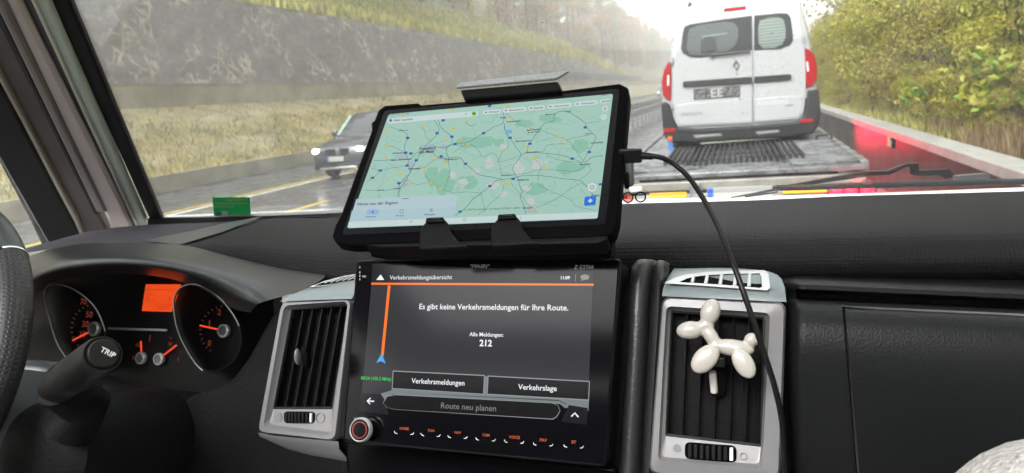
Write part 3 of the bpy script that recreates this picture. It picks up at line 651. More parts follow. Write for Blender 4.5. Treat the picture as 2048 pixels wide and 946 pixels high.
# ---- dark oncoming car
M_cpaint = mat('dark_car_paint', (.045, .048, .054), .18, coat=.8)
M_cglass = mat('pale_windscreen', (.22, .32, .28), .05)
car = thing('dark_car', 'dark grey oncoming car with bright headlights beside the tablet', 'car', (-10.7, 17.4, 0))
ox, oy = -10.7, 17.4
def S(y, pts): return [Vector((ox + s * x, oy + y, z)) for s, x, z in ([(1, x, z) for x, z in pts] + [(-1, x, z) for x, z in reversed(pts)])]
mb = MB(); mb.loft([S(.02, [(.62, .30), (.70, .36), (.72, .5), (.68, .62), (.55, .68)]), S(.12, [(.78, .22), (.84, .34), (.85, .55), (.80, .70), (.6, .75)]), S(.5, [(.85, .2), (.9, .34), (.91, .62), (.86, .78), (.6, .84)]), S(1.35, [(.85, .2), (.9, .34), (.92, .7), (.87, .9), (.6, .96)]), S(3.6, [(.85, .2), (.9, .34), (.92, .75), (.88, .95), (.6, .97)]), S(4.5, [(.82, .25), (.88, .4), (.88, .75), (.8, .98), (.6, 1.0)]), S(4.7, [(.7, .35), (.78, .45), (.78, .75), (.7, .9), (.5, .92)])], ring=True, cap0=True, cap1=True); mb.build('body', M_cpaint, car, smooth=50)
mb = MB(); mb.loft([S(1.3, [(.82, .9), (.6, .95)]), S(2.0, [(.68, 1.36), (.5, 1.4)]), S(2.6, [(.66, 1.43), (.4, 1.455)]), S(3.3, [(.66, 1.4), (.4, 1.42)]), S(4.2, [(.78, .95), (.55, .98)])]); mb.build('roof', M_cpaint, car)
mb = MB(); mb.poly([(ox - .76, oy + 1.36, .965), (ox + .76, oy + 1.36, .965), (ox + .62, oy + 1.98, 1.375), (ox - .62, oy + 1.98, 1.375)]); mb.prism(mb.v[:4], (0, .02, .02)); mb.build('windscreen', M_cglass, car)
for s in (-1, 1):
    mb = MB(); mb.prism([(ox + s * .835, oy + 1.6, .95), (ox + s * .70, oy + 2.15, 1.34), (ox + s * .685, oy + 3.2, 1.36), (ox + s * .84, oy + 3.95, .97)], (s * .012, 0, 0)); mb.build('side_window', M_glassd, car)
    mb = MB(); mb.prism([Vector((ox + s * a, oy + b, c)) for a, b, c in ((.5, .02, .60), (.84, .14, .62), (.85, .2, .72), (.5, .08, .68))], (0, .06, 0)); h = mb.build('headlight', mat('headlight_lens', (.5, .5, .5), .1) if s < 0 else MATS['headlight_lens'], car, bevel=.01)
    mb = MB(); mb.ball((ox + s * .7, oy + .05, .66), (.14, .05, .06)); mb.build('lamp', mat('headlamp_lit', (.8, .85, .7), .2, emit=(1, 1, .9), estr=4) if s < 0 else MATS['headlamp_lit'], h)
    mb = MB(); mb.ball((ox + s * .68, oy + .06, .42), (.06, .03, .04)); mb.build('fog_lamp', M_clear, car)
    mb = MB(); mb.ball((ox + s * 1.0, oy + 1.65, 1.0), (.11, .06, .08)); mb.build('wing_mirror', M_cpaint, car)
    mb = MB(); mb.prism([Vector((ox + s * a, oy - .005, c)) for a, c in ((.06, .55), (.38, .57), (.36, .70), (.08, .70))], (0, .06, 0)); mb.build('grille', M_blackpl, car, bevel=.008)
    for y in (.95, 3.75): wheel(car, (ox + s * .78, oy + y, .37), .37, .24)
mb = MB(); mb.prism([(ox - .8, oy + .0, .24), (ox + .8, oy + .0, .24), (ox + .78, oy - .03, .36), (ox - .78, oy - .03, .36)], (0, .3, 0)); mb.build('bumper', M_blackpl, car, bevel=.02)
mb = MB(); mb.box((ox, oy - .04, .27), (1.2, .02, .05)); mb.build('chrome_strip', mat('chrome_trim', (.6, .6, .6), .2, .9), car, bevel=.006)
mb = MB(); mb.box((ox - .05, oy - .035, .47), (.52, .02, .11)); pl = mb.build('number_plate', M_plate, car, bevel=.004)
mb = MB(); mb.box((ox - .29, oy - .05, .47), (.045, .006, .105)); mb.build('country_strip', M_pblue, pl)
for ch in [k for k in sc.objects if k.parent == car and not k.name.startswith('wheel')]: ch.scale.z = 1.26      # a tall off-road body
far = copy_tree(car); far.location = (-12.6, 132, 0); far['label'] = 'distant oncoming car with glowing headlights beside the left tail light of the van'

# ================================================================== THE CAB
M_trim = mat('deck_trim_painted_sheen', (.07, .073, .076), .35, spec=.5)  # windscreen sheen on the plastic strip, painted in as a paler colour
M_bol = mat('bolster_plastic', (.02, .021, .021), .4, spec=.5, bump='grain', bscale=420, bstr=.15)
M_pad = mat('dotted_dash_skin', (.011, .011, .0125), .6, spec=.13, bump='dots', bscale=300, bstr=.6)
M_dash = mat('grained_dash_skin', (.009, .0098, .0104), .42, spec=.14, bump='grain', bscale=560, bstr=.13)
M_dash_s = mat('smooth_dash_skin', (.017, .02, .0215), .33, spec=.6, bump='grain', bscale=600, bstr=.1)
M_dash_d = mat('dark_dash_plastic', (.0038, .0042, .0044), .55, spec=.07, bump='grain', bscale=420, bstr=.15)
M_fab = mat('dark_felt', (.03, .028, .038), .85, bump='noise', bscale=500, bstr=.3)
M_silver = mat('satin_silver_plastic', (.18, .18, .183), .38, .25, vary=.04, vscale=30, bump='noise', bscale=900, bstr=.04)
M_silver_d = mat('dark_silver_plastic', (.12, .125, .13), .42, .3)
M_void = mat('deep_black', (.003, .003, .003), .8, spec=.1)
M_blade = mat('vent_blade_plastic', (.007, .007, .007), .4, spec=.15)
M_gloss = mat('gloss_black', (.002, .002, .0028), .1, spec=.12)
M_case = mat('black_tablet_case', (.002, .002, .0025), .5, spec=.012)
M_chrome = mat('bright_chrome', (.7, .7, .7), .12, 1)
M_dim = mat('dim_print', (.25, .25, .25), .5)

# ---- windscreen
G = Frame((0, 1.115, 1.6215), 0, -48)
def cabglass(name, film):
    m, t, b = nodes(name); t.nodes.remove(b)
    tp = N(t, 'ShaderNodeBsdfTransparent'); tp.inputs[0].default_value = (.94, .955, .945, 1)
    gl = N(t, 'ShaderNodeBsdfGlossy', Roughness=.02); lw = N(t, 'ShaderNodeFresnel', IOR=1.4)
    mx = N(t, 'ShaderNodeMixShader'); mlt = N(t, 'ShaderNodeMath', operation='MULTIPLY'); mlt.inputs[1].default_value = .35
    t.links.new(lw.outputs[0], mlt.inputs[0]); t.links.new(mlt.outputs[0], mx.inputs[0]); t.links.new(tp.outputs[0], mx.inputs[1]); t.links.new(gl.outputs[0], mx.inputs[2])
    tl = N(t, 'ShaderNodeBsdfTranslucent'); tl.inputs[0].default_value = (.85, .86, .86, 1)
    n = N(t, 'ShaderNodeTexNoise', Scale=5.0, Detail=8.0, Roughness=.7); t.links.new(coords(t, 'Object', (1, 3, 3)), n.inputs['Vector'])
    mr = N(t, 'ShaderNodeMapRange'); mr.inputs['From Min'].default_value = .45; mr.inputs['From Max'].default_value = .8; mr.inputs['To Min'].default_value = film * .5; mr.inputs['To Max'].default_value = film * 5
    t.links.new(n.outputs[0], mr.inputs['Value'])
    m2 = N(t, 'ShaderNodeMixShader'); t.links.new(mr.outputs[0], m2.inputs[0]); t.links.new(mx.outputs[0], m2.inputs[1]); t.links.new(tl.outputs[0], m2.inputs[2])
    t.links.new(m2.outputs[0], t.nodes['Material Output'].inputs['Surface']); return m
M_ws = cabglass('wet_windscreen_glass', .006)
ws = thing('windscreen', 'wide raked windscreen wet with drizzle above the dashboard', 'windscreen', (-.2, 1.1, 1.62))
bl = G.px(312, 436); tl_ = G.px(124, 0); d_ = (tl_ - bl); tl2 = bl + d_ * 2.0
brx = Vector((.74, bl.y, bl.z)); tr2 = Vector((.66, tl2.y, tl2.z))
mb = MB(); mb.prism([bl, brx, tr2, tl2], G.n * -.005); mb.build('glass', M_ws, ws, smooth=0)
mb = MB(); q0 = bl + G.v * -.004; q1 = Vector((-.62, q0.y, q0.z))
mb.prism([q0 - G.v * .02, q1 - G.v * .02, q1 + G.v * .006, q0 + G.v * .006], G.n * .006); mb.build('lower_seal', mat('grey_seal', (.16, .165, .17), .5), ws)
# drizzle drops on the outside of the glass
m, tt, b = nodes('water_drop'); b.inputs['Base Color'].default_value = (1, 1, 1, 1); b.inputs['Roughness'].default_value = 0.02; b.inputs['IOR'].default_value = 1.33; b.inputs['Transmission Weight'].default_value = 1
tpn = N(tt, 'ShaderNodeBsdfTransparent'); gln = N(tt, 'ShaderNodeBsdfGlossy', Roughness=.05); mxn = N(tt, 'ShaderNodeMixShader'); mxn.inputs[0].default_value = .3; tt.links.new(tpn.outputs[0], mxn.inputs[1]); tt.links.new(gln.outputs[0], mxn.inputs[2]); tt.links.new(mxn.outputs[0], tt.nodes['Material Output'].inputs['Surface'])
rr = random.Random(31); mb = MB()
for k in range(700):
    x, y = rr.uniform(330, 2040), rr.uniform(5, 400)
    if k < 380: x, y = rr.gauss(1500, 110), rr.uniform(10, 330)
    r = rr.uniform(.0004, .00085) * (1.6 if rr.random() < .06 else 1); c = G.px(x, y, -.0052)
    rows = [[c - G.n * (r * .5 * math.sin(a)) + (G.u * math.cos(p) + G.v * math.sin(p) * 1.15) * r * math.cos(a) for p in [i * 1.0472 for i in range(6)]] for a in (0, .6, 1.2)]
    mb.loft(rows, ring=True, cap1=True, cap0=True)
rd = mb.build('raindrops', m); tag(rd, 'tiny raindrops scattered over the outside of the windscreen', 'raindrops', kind='stuff')

# ---- left windscreen pillar: strips traced on the pillar, each with its own thickness
def strip_px(e0, e1, w, th, name, m, parent, bevel=.003, up=.75):   # e0/e1: left and right edges, top to bottom
    a0 = Vector(e0[0]) + (Vector(e0[0]) - Vector(e0[1])) * up; a1 = Vector(e1[0]) + (Vector(e1[0]) - Vector(e1[1])) * up
    px = [tuple(a0)] + list(e0) + list(reversed(e1)) + [tuple(a1)]
    mb = MB(); mb.prism([G.px(x, y, w) for x, y in px], -G.n * th); return mb.build(name, m, parent, bevel=bevel)
pil = thing('windscreen_pillar', 'grey and beige trimmed windscreen pillar between the wet windscreen and the driver door', 'pillar', (-1.0, .9, 1.7))
M_frit2 = mat('black_glass_border', (.004, .004, .0045), .5, spec=.1)
M_pil = mat('beige_pillar_trim', (.66, .585, .56), .6, bump='noise', bscale=300, bstr=.08)
M_pil_g = mat('grey_pillar_trim', (.27, .24, .225), .6)
M_pil_d = mat('dark_pillar_trim', (.11, .095, .083), .7, vary=.2, vscale=5)
M_pil_l = mat('pale_green_trim', (.6, .7, .6), .45)
strip_px([(104, 0), (302, 440)], [(142, 0), (327, 440)], .004, .012, 'glass_border', M_frit2, pil)
strip_px([(84, 0), (286, 455)], [(109, 0), (306, 455)], .012, .012, 'pale_strip', M_pil_l, pil)
strip_px([(80, 0), (284, 456)], [(86, 0), (289, 456)], .0155, .012, 'pale_strip', mat('cream_edge', (.8, .8, .72), .5), pil, .001)
strip_px([(60, 0), (278, 458)], [(81, 0), (287, 458)], .014, .012, 'seal', mat('teal_black_seal', (.015, .02, .02), .4), pil)
strip_px([(38, 0), (222, 410), (236, 470)], [(64, 0), (250, 385), (283, 462)], .022, .02, 'trim_cover', M_pil, pil, .006)
strip_px([(17, 0), (203, 404)], [(41, 0), (226, 404)], .026, .02, 'grab_strip', M_pil_g, pil, .006)
strip_px([(2, 0), (198, 410)], [(19, 0), (206, 410)], .024, .02, 'seal', M_black, pil)
strip_px([(-60, -20), (60, 210), (130, 355), (185, 480)], [(6, 0), (110, 220), (200, 400), (240, 480)], .021, .02, 'trim_cover', M_pil_d, pil, .004)
strip_px([(-62, -20), (58, 214), (128, 357), (160, 420), (182, 480)], [(-54, -20), (64, 208), (134, 350), (166, 414), (190, 480)], .028, .02, 'edge_beading', mat('beading', (.5, .45, .37), .6), pil, .002)
c = G.px(221, 455, .04); mb = MB(); mb.ball(c, (.016, .02, .012)); mb.build('screw_cap', M_pil_g, pil)
# ---- driver door with its window frame
dr_ = thing('driver_door', 'black framed driver door window beside the steering wheel', 'door', (-1.1, .5, 1.3))
px = [(-140, -20), (-60, 130), (0, 272), (34, 340), (70, 412), (104, 490), (190, 490), (166, 430), (132, 362), (60, 216), (-62, -20)]
mb = MB(); mb.prism([G.px(x, y, .03) for x, y in px], -G.n * .05); mb.build('window_frame', mat('door_frame_black', (.004, .0035, .0035), .6, spec=.1), dr_, bevel=.006)
M_sw = cabglass('side_glass', .02)
mb = MB(); mb.prism([(-1.16, -.3, 1.42), (-1.16, .95, 1.5), (-1.16, .8, 1.95), (-1.16, .45, 2.25), (-1.16, -.3, 2.25)], (-.004, 0, 0)); mb.build('window', M_sw, dr_, smooth=0)
mb = MB(); mb.prism([(-1.1, -.5, .7), (-1.1, .95, .7), (-1.1, .95, 1.5), (-1.1, -.5, 1.4)], (-.09, 0, 0)); mb.build('door_panel', M_dash_d, dr_, bevel=.02)

# ---- dashboard
dash = thing('dashboard', 'black plastic dashboard with dotted upper pad and grained glovebox', 'dashboard', (0, .7, 1.5))
def loft_px(rows, n=1, mi=0, mb=None):
    mb = mb or MB(); mb.loft([[at(*p) for p in r] for r in rows], mi); return mb
# upper pad: xs run from the tapered left end to beyond the right edge
def interp_rows(rows, xs):
    out = []
    for r in rows:
        X = [p[0] for p in r]; out.append([(x, float(np.interp(x, X, [p[1] for p in r])), float(np.interp(x, X, [p[2] for p in r]))) for x in xs])
    return out
def col(x):                            # profile of the pad at photo column x, back to front
    b = float(np.interp(x, [520, 640, 760, 1000, 1240, 1500, 1700, 2048, 2500, 2900], [438, 434, 429, 420, 407.5, 400.5, 391.5, 382, 366, 350]))
    e = float(np.interp(x, [520, 760, 1000, 1240, 1500, 1700, 2048, 2500, 2900], [0, -4, -8, -8, -6, 0, 8, 24, 38]))
    return [(x, b, 1.105), (x, b + 12, 1.0), (x, b + 26, .88), (x, b + 42 + e * .2, .79), (x, b + 60 + e * .5, .73), (x, b + 82 + e * .7, .695), (x, b + 110 + e, .68), (x, b + 140 + e, .676), (x, b + 166 + e, .685), (x, b + 190 + e, .72)]
cols = []
endc = [(520, 438, 1.105), (500, 447, 1.02), (470, 458, .95), (430, 472, .89), (395, 483, .85), (368, 490, .825), (352, 496, .81), (356, 501, .80), (400, 512, .79), (470, 530, .78)]
c0 = [at(*p) for p in endc]; cols.append(c0)
for x in (640, 760, 880, 1000, 1120, 1240, 1370, 1500, 1600, 1700, 1870, 2048, 2250, 2500, 2900): cols.append([at(*p) for p in col(x)])
mid = [a.lerp(b, .5) + Vector((0, 0, .008)) for a, b in zip(cols[0], cols[1])]; mid[0] = cols[0][0].lerp(cols[1][0], .5); cols.insert(1, mid)
cols = [list(r) for r in zip(*[smooth_path(list(r), 3) for r in zip(*cols)])]; cols = [smooth_path(c, 3) for c in cols]
mb = MB(); mb.loft(cols); mb.build('upper_pad', M_pad, dash, smooth=80)
# low deck on the driver's side, with the demister slot under the glass
rows = [[(180, 462, 1.0), (230, 455, 1.05), (303, 449, 1.09), (400, 445, 1.1), (520, 440, 1.1), (700, 432, 1.1)], [(120, 478, .93), (200, 470, .95), (280, 464, .97), (400, 456, .99), (520, 452, 1.0), (700, 448, 1.0)],
        [(70, 492, .86), (150, 485, .87), (250, 478, .88), (380, 470, .9), (480, 468, .92), (700, 470, .92)], [(-40, 520, .8), (90, 500, .8), (230, 490, .8), (350, 492, .8), (450, 512, .8), (600, 545, .8)]]
loft_px(rows).build('driver_side_deck', M_fab, dash, smooth=80)
mb = MB(); mb.loft([[at(x, y, 1.1) + Vector((0, 0, .001)) for x, y in ((296, 437), (400, 435.5), (520, 433), (660, 429))], [at(x, y, 1.09) + Vector((0, 0, .003)) for x, y in ((296, 453), (400, 449), (512, 442), (660, 433))]]); mb.build('demister_slot', M_void, dash)
rows = [[(515, 441, 1.06), (525, 440, 1.06)], [(455, 452, 1.0), (500, 449, 1.0)], [(380, 470, .91), (450, 470, .91)], [(290, 488, .82), (358, 498, .81)]]
mb = MB(); mb.loft([[at(*p) + Vector((0, 0, .006)) for p in r] for r in rows]); mb.build('deck_trim', M_trim, dash, smooth=80)
# instrument hood
rows = [[(-60, 560, .80), (30, 522, .80), (130, 492, .80), (230, 486, .80), (350, 489, .80), (450, 506, .79), (560, 530, .74), (650, 550, .68)],
        [(-60, 575, .70), (30, 530, .70), (130, 499, .70), (230, 492, .70), (350, 497, .70), (450, 518, .69), (560, 545, .66), (645, 558, .62)],
        [(-60, 605, .62), (40, 552, .62), (120, 520, .62), (220, 508, .62), (330, 514, .62), (430, 536, .615), (530, 572, .60), (600, 582, .585)],
        [(-60, 640, .60), (45, 572, .6), (110, 540, .6), (220, 527, .6), (320, 532, .6), (410, 554, .6), (480, 590, .59), (525, 604, .57)],
        [(-60, 660, .62), (48, 582, .62), (112, 549, .62), (220, 535, .62), (318, 540, .62), (405, 563, .62), (470, 600, .61), (510, 614, .59)],
        [(-60, 670, .70), (60, 590, .70), (120, 560, .70), (220, 548, .70), (316, 553, .70), (395, 575, .70), (460, 615, .68), (500, 625, .62)]]
R2 = [smooth_path([at(*p) for p in r], 4) for r in rows]; R2 = [list(c) for c in zip(*[smooth_path(list(c), 3) for c in zip(*R2)])]
mb = MB(); mb.loft(R2); mb.build('instrument_hood', M_dash_s, dash, smooth=80)
D = Frame((0, .535, 1.545), 0, 20)
def dprism(name, px, w1, th, m, parent, bevel=.002, fr=None, seg=2, label=None):
    fr = fr or D; mb = MB(); mb.prism([fr.px(x, y, w1) for x, y in px], -fr.n * th); return mb.build(name, m, parent, label, bevel=bevel, seg=seg)
# fascia behind the radio and vents, sweeping up from the instruments
fas = [(524, 606), (560, 575), (610, 556), (680, 549), (760, 560), (1240, 560), (1330, 545), (1580, 568), (1590, 1120), (180, 1120), (300, 830), (330, 802), (385, 788), (420, 762), (450, 722), (480, 668), (500, 634)]
A = [D.px(x, y, -.035) for x, y in fas]; cA = sum(A, Vector()) / len(A)
mb = MB(); mb.loft([[p - D.n * .09 for p in A], A, [p + (cA - p).normalized() * .012 + D.n * .012 for p in A], [p + (cA - p).normalized() * .04 + D.n * .017 for p in A]], ring=True, cap1=True); mb.build('centre_fascia', M_dash_d, dash, smooth=60)
kn = [(-300, 760), (60, 752), (200, 790), (330, 800), (420, 1120), (-300, 1120)]
mb = MB(); mb.prism([D.px(x, y, -.06) for x, y in kn], -D.n * .05); mb.build('knee_panel', M_dash_d, dash, bevel=.02)
# passenger side: shelf lip, recess, glovebox
def off(x): return (x - 1700) * .045 if x < 2048 else 15.7 + (x - 2048) * .07
def pcol(x, edge):
    g = 0 if edge else 1; e_ = float(np.interp(x, [1540, 1575, 1594], [.06, .03, 0]))
    return [(a_, b_, c_ + e_) for a_, b_, c_ in pcol0(x, g)]
def pcol0(x, g):
    return [(x, 549, .71), (x, 560 + off(x), .66), (x, 566 + off(x), .61), (x, 573 + off(x), .597), (x, 582 + off(x), .596), (x, 586 + off(x), .60 + .03 * g), (x, 590 + off(x), .602 + .05 * g), (x, 601 + off(x), .60 + .05 * g), (x, 605 + off(x), .592), (x, 612 + off(x), .578), (x, 630 + off(x), .566), (x, 660 + off(x) * 1.2, .557), (x, 720 + off(x) * 1.6, .55), (x, 820 + off(x) * 2, .55), (x, 960 + off(x) * 2.4, .565), (x, 1150 + off(x) * 3, .6)]
def pface(xs_, dY=0.0, r0=0, edges=()):
    return [[at(p[0], p[1], p[2] + dY) for p in pcol(x, x in edges)[r0:]] for x in xs_]
xsA = [1540, 1575, 1592, 1600, 1612, 1640, 1684]
mb = MB(); F_ = pface(xsA, 0, 0, (1540, 1575, 1592)); F_[-1] = [at(1684 + max(0, p[1] - 612) * .085, p[1], p[2]) for p in pcol(1684, False)]; mb.loft(F_); mb.build('passenger_fascia', M_dash, dash, smooth=60)
xsB = [1684, 1760, 1860, 1960, 2048, 2200, 2400, 2700]
up = [[at(p[0], p[1], p[2]) for p in pcol(x, False)[:10]] for x in xsB]
mb = MB(); mb.loft(up); mb.build('shelf_lip', M_dash, dash, smooth=60)
lean = lambda x, y: x + (y - 610) * .09
gx = [0, 4, 60, 140, 230, 340, 480, 700, 1000]
lid = []
for i, dx in enumerate(gx):
    c = []
    for (yy, Y) in ((616, .58), (620, .570), (634, .562), (662, .5545), (720, .547), (820, .547), (960, .562), (1150, .597)):
        x = 1686.5 + dx + (yy - 616) * .085; c.append(at(x, yy + off(1687 + dx) * (1 + (yy - 616) / 300), Y + (.012 if i == 0 else 0) ))
    lid.append(c)
mb = MB(); mb.loft([smooth_path(c, 2) for c in lid]); mb.build('glovebox_lid', M_dash, dash, smooth=60)
mb = MB(); mb.loft([[at(1670, 612, .60), at(1720, 1150, .63)], [at(2700, 690, .60), at(2700, 1250, .64)]]); mb.build('glovebox_recess', M_void, dash)
# ribbed bolster between radio and right vent
prof = [(0, -.05), (.06, -.022), (.2, -.004), (.4, .0), (.55, -.006), (.64, -.02), (.7, -.014), (.85, -.008), (1, -.03)]
rws = []
for y, xl, xr, dw in ((505, 1270, 1318, -.075), (507, 1262, 1320, -.045), (513, 1255, 1326, -.02), (528, 1249, 1330, -.006), (570, 1244, 1330, 0), (700, 1240, 1322, 0), (850, 1230, 1312, 0), (1000, 1222, 1306, 0), (1150, 1215, 1300, 0)):
    rws.append([D.px(xl + (xr - xl) * f, y, w + dw) for f, w in prof])
mb = MB(); mb.loft([smooth_path(r, 2) for r in rws]); mb.build('console_bolster', M_bol, dash, smooth=70)
mb = MB(); mb.prism([D.px(x, y, -.012) for x, y in ((672, 880), (1230, 938), (1226, 1100), (690, 1100))], -D.n * .02); mb.build('radio_surround', M_gloss, dash, bevel=.004)

# ---- air vents
def loftring(rings, fr, m, name, parent, cap=False, smooth=35):
    mb = MB(); mb.loft([[fr.px(x, y, w) for x, y in px] for px, w in rings], ring=True); return mb.build(name, m, parent, smooth=smooth)
def blades_in(parent, op, n, wtop, depth, nh=0):
    TL, TR, BR, BL = [Vector(p) for p in op]
    mb = MB(); mb.poly([D.px(*p, wtop - depth) for p in op]); 
    ins = lambda p, k: p
    for a_, b_ in ((TL, TR), (TR, BR), (BR, BL), (BL, TL)): mb.poly([D.px(*a_, wtop), D.px(*b_, wtop), D.px(*b_, wtop - depth), D.px(*a_, wtop - depth)])
    mb.build('vent_cavity', M_void, parent, smooth=0)
    for k in range(n):
        f = (k + 1) / (n + 1); a_ = TL.lerp(TR, f); b_ = BL.lerp(BR, f); mb = MB()
        hw = 1.2
        mb.prism([D.px(a_.x - hw, a_.y, wtop - .002), D.px(a_.x + hw, a_.y, wtop - .002), D.px(b_.x + hw, b_.y, wtop - .002), D.px(b_.x - hw, b_.y, wtop - .002)], -D.n * .014); mb.build('blade', M_blade, parent, bevel=.0004)
    mb = MB()
    for k in range(nh):
        f = (k + 1) / (nh + 1); a_ = TL.lerp(BL, f); b_ = TR.lerp(BR, f)
        mb.prism([D.px(a_.x, a_.y - 1.5, wtop - .018), D.px(b_.x, b_.y - 1.5, wtop - .018), D.px(b_.x, b_.y + 1.5, wtop - .018), D.px(a_.x, a_.y + 1.5, wtop - .018)], -D.n * .01)
    if nh: mb.build('rear_louvre', M_void if False else M_blade, parent)
    mb = MB()
    for a_, b_ in ((TL, TR), (TR, BR), (BR, BL), (BL, TL)):
        mb.tube([D.px(*a_, wtop), D.px(*b_, wtop)], .0016, 6)
    mb.build('opening_rim', M_blade, parent)
def thumbwheel(parent, cx, cy, hw, hh, tilt, w):
    q = rquad([(cx - hw, cy - hh - tilt), (cx + hw, cy - hh + tilt), (cx + hw, cy + hh + tilt), (cx - hw, cy + hh - tilt)], .35)
    mb = MB(); mb.prism([D.px(x, y, w + .0012) for x, y in q], -D.n * .004); mb.build('wheel_slot', M_gloss, parent)
    mb = MB()
    for k in range(8):
        f = -.8 + 1.6 * k / 7; x = cx + hw * f; y = cy + tilt * f; h = hh * .78; b = .0022 + .003 * (1 - f * f)
        mb.prism([D.px(x - hw * .07, y - h, w + b), D.px(x + hw * .07, y - h, w + b), D.px(x + hw * .07, y + h, w + b), D.px(x - hw * .07, y + h, w + b)], -D.n * .003, 1 if k == 7 else 0)
    mb.build('thumb_wheel', [M_blade, mat('white_mark', (.6, .6, .6), .4) if 'white_mark' not in MATS else MATS['white_mark']], parent, bevel=.0004)
def disc(fr, cx, cy, r, w, m, parent, name, ring=0):
    c = fr.px(cx, cy, w); rr_ = (fr.px(cx + r, cy) - fr.px(cx, cy)).length; mb = MB()
    if ring: mb.lathe([(rr_, 0), (rr_, .0008), (rr_ - ring, .0008), (rr_ - ring, 0)], c, fr.n, 24, cap=False)
    else: mb.lathe([(rr_, -.001), (rr_, .0008), (.0001, .0008)], c, fr.n, 24)
    return mb.build(name, m, parent)
M_mark = mat('grey_mark', (.16, .16, .165), .5)
lv = thing('air_vent', 'silver framed air vent left of the radio beside the instruments', 'air vent', tuple(D.px(610, 720)), 'silver air vents on the dashboard')
L_out = rquad([(560, 603), (704, 598), (672, 884), (511, 867)], .10); L_in = rquad([(568, 611), (696, 602), (662, 872), (526, 856)], .10); L_op = [(575, 618), (690, 608), (656, 818), (538, 818)]; L_opr = rquad(L_op, .02)
loftring([([(x, y) for x, y in L_out], -.045), (L_out, -.004), (rquad([(563, 606), (701, 600.5), (669, 880), (516, 863)], .1), .0), (L_in, .0), (rquad([(571, 614), (693, 605), (659, 866), (531, 850)], .1), -.005), (L_opr, -.007), (L_opr, -.012)], D, M_silver, 'bezel', lv)
blades_in(lv, L_op, 5, -.008, .04, 0)
mb = MB(); c = D.px(596, 714, .0); mb.ball(c, (.0025, .005, .0085), seg=14); mb.build('adjuster_knob', M_silver, lv)
mb = MB(); c = D.px(602, 714, -.006); mb.ball(c, (.004, .003, .011), seg=14); mb.build('adjuster_base', M_void, lv)
thumbwheel(lv, 592, 836, 31, 12, .5, -.0065); disc(D, 549, 836, 8, -.006, M_mark, lv, 'mark'); disc(D, 634, 837, 9, -.006, M_mark, lv, 'mark', .0006)
rows = [[(560, 603, -.0), (630, 600, 0), (704, 598, 0)], [(572, 590, -.006), (640, 583, -.006), (706, 578, -.006)], [(592, 573, -.02), (650, 563, -.02), (708, 556, -.02)], [(612, 562, -.045), (660, 551, -.045), (708, 543, -.045)], [(640, 552, -.075), (675, 544, -.075), (709, 537, -.075)]]
mb = MB(); mb.loft([smooth_path([D.px(x, y, 0) + D.n * w for x, y, w in r], 4) for r in rows]); mb.build('upper_cover', mat('teal_silver', (.19, .222, .228), .33, .25), lv, smooth=80)
M_grl = mat('pale_grille', (.5, .52, .52), .35)
gq = [(600, 572), (622, 558), (655, 546), (709, 536), (709, 553), (660, 562), (625, 570)]
mb = MB(); mb.prism([D.px(x, y, 0) + D.n * (-.016 - .0006 * (575 - y) + .003) for x, y in gq], -D.n * .004); o = mb.build('demist_grille', M_grl, lv, bevel=.0006)
gq = [(610, 569), (628, 558.5), (658, 548), (708, 539), (708, 551), (660, 560), (628, 567.5)]
mb = MB(); mb.poly([D.px(x, y, 0) + D.n * (-.016 - .0006 * (575 - y) + .0042) for x, y in gq]); mb.build('grille_opening', M_void, o, flat=True)
mb = MB()
for k in range(8):
    x = 628 + k * 11; y0 = float(np.interp(x, [610, 658, 709], [566, 559, 550])); y1 = float(np.interp(x + 14, [622, 655, 709, 730], [560, 548, 539, 537]))
    p, q = [D.px(a, b, 0) + D.n * (-.016 - .0006 * (575 - b) + .005) for a, b in ((x, y0), (x + 16, y1))]; mb.tube([p, q], .0007, 6)
mb.build('grille_bars', M_grl, o)
mb = MB(); mb.loft([[D.px(x, y, -.004) for x, y in ((511, 866), (540, 872), (600, 878), (672, 884))], [D.px(x, y, -.004) for x, y in ((514, 874), (545, 884), (605, 892), (674, 900))], [D.px(x, y, -.02) for x, y in ((528, 892), (556, 908), (610, 922), (680, 934))]]); mb.build('lower_skirt', M_silver_d, lv, smooth=80)

rv = thing('air_vent', 'silver framed air vent right of the radio holding the white balloon dog', 'air vent', tuple(D.px(1440, 750)), 'silver air vents on the dashboard')
R_out = rquad([(1324, 592), (1573, 604), (1561, 962), (1296, 950)], .08); R_o2 = rquad([(1327, 597), (1568, 609), (1556, 956), (1301, 945)], .08)
R_f = rquad([(1333, 612), (1540, 626), (1524, 936), (1316, 920)], .06); R_f2 = rquad([(1336, 616), (1536, 630), (1520, 930), (1320, 915)], .06); R_op = [(1341, 621), (1530, 635), (1523, 894), (1330, 872)]; R_opr = rquad(R_op, .02)
loftring([(R_out, -.05), (R_out, -.004), (R_o2, 0), (R_f, .0015), (R_f2, -.004), (R_opr, -.006), (R_opr, -.011)], D, M_silver, 'bezel', rv)
blades_in(rv, R_op, 5, -.007, .045, 5)
mb = MB(); c = D.px(1427, 764, .002); mb.box(c, (.0055, .008, .018), Matrix.Rotation(R(-3), 3, 'Y')); mb.build('adjuster_knob', mat('white_knob', (.6, .58, .55), .35), rv, bevel=.002, seg=3)
mb = MB(); c = D.px(1432, 766, -.007); mb.ball(c, (.008, .003, .013)); mb.build('adjuster_base', M_void, rv)
thumbwheel(rv, 1421, 906, 52, 17, 4, -.0045); disc(D, 1353, 898, 7.5, -.004, M_mark, rv, 'mark'); disc(D, 1487, 914, 7.5, -.004, M_mark, rv, 'mark', .0006)
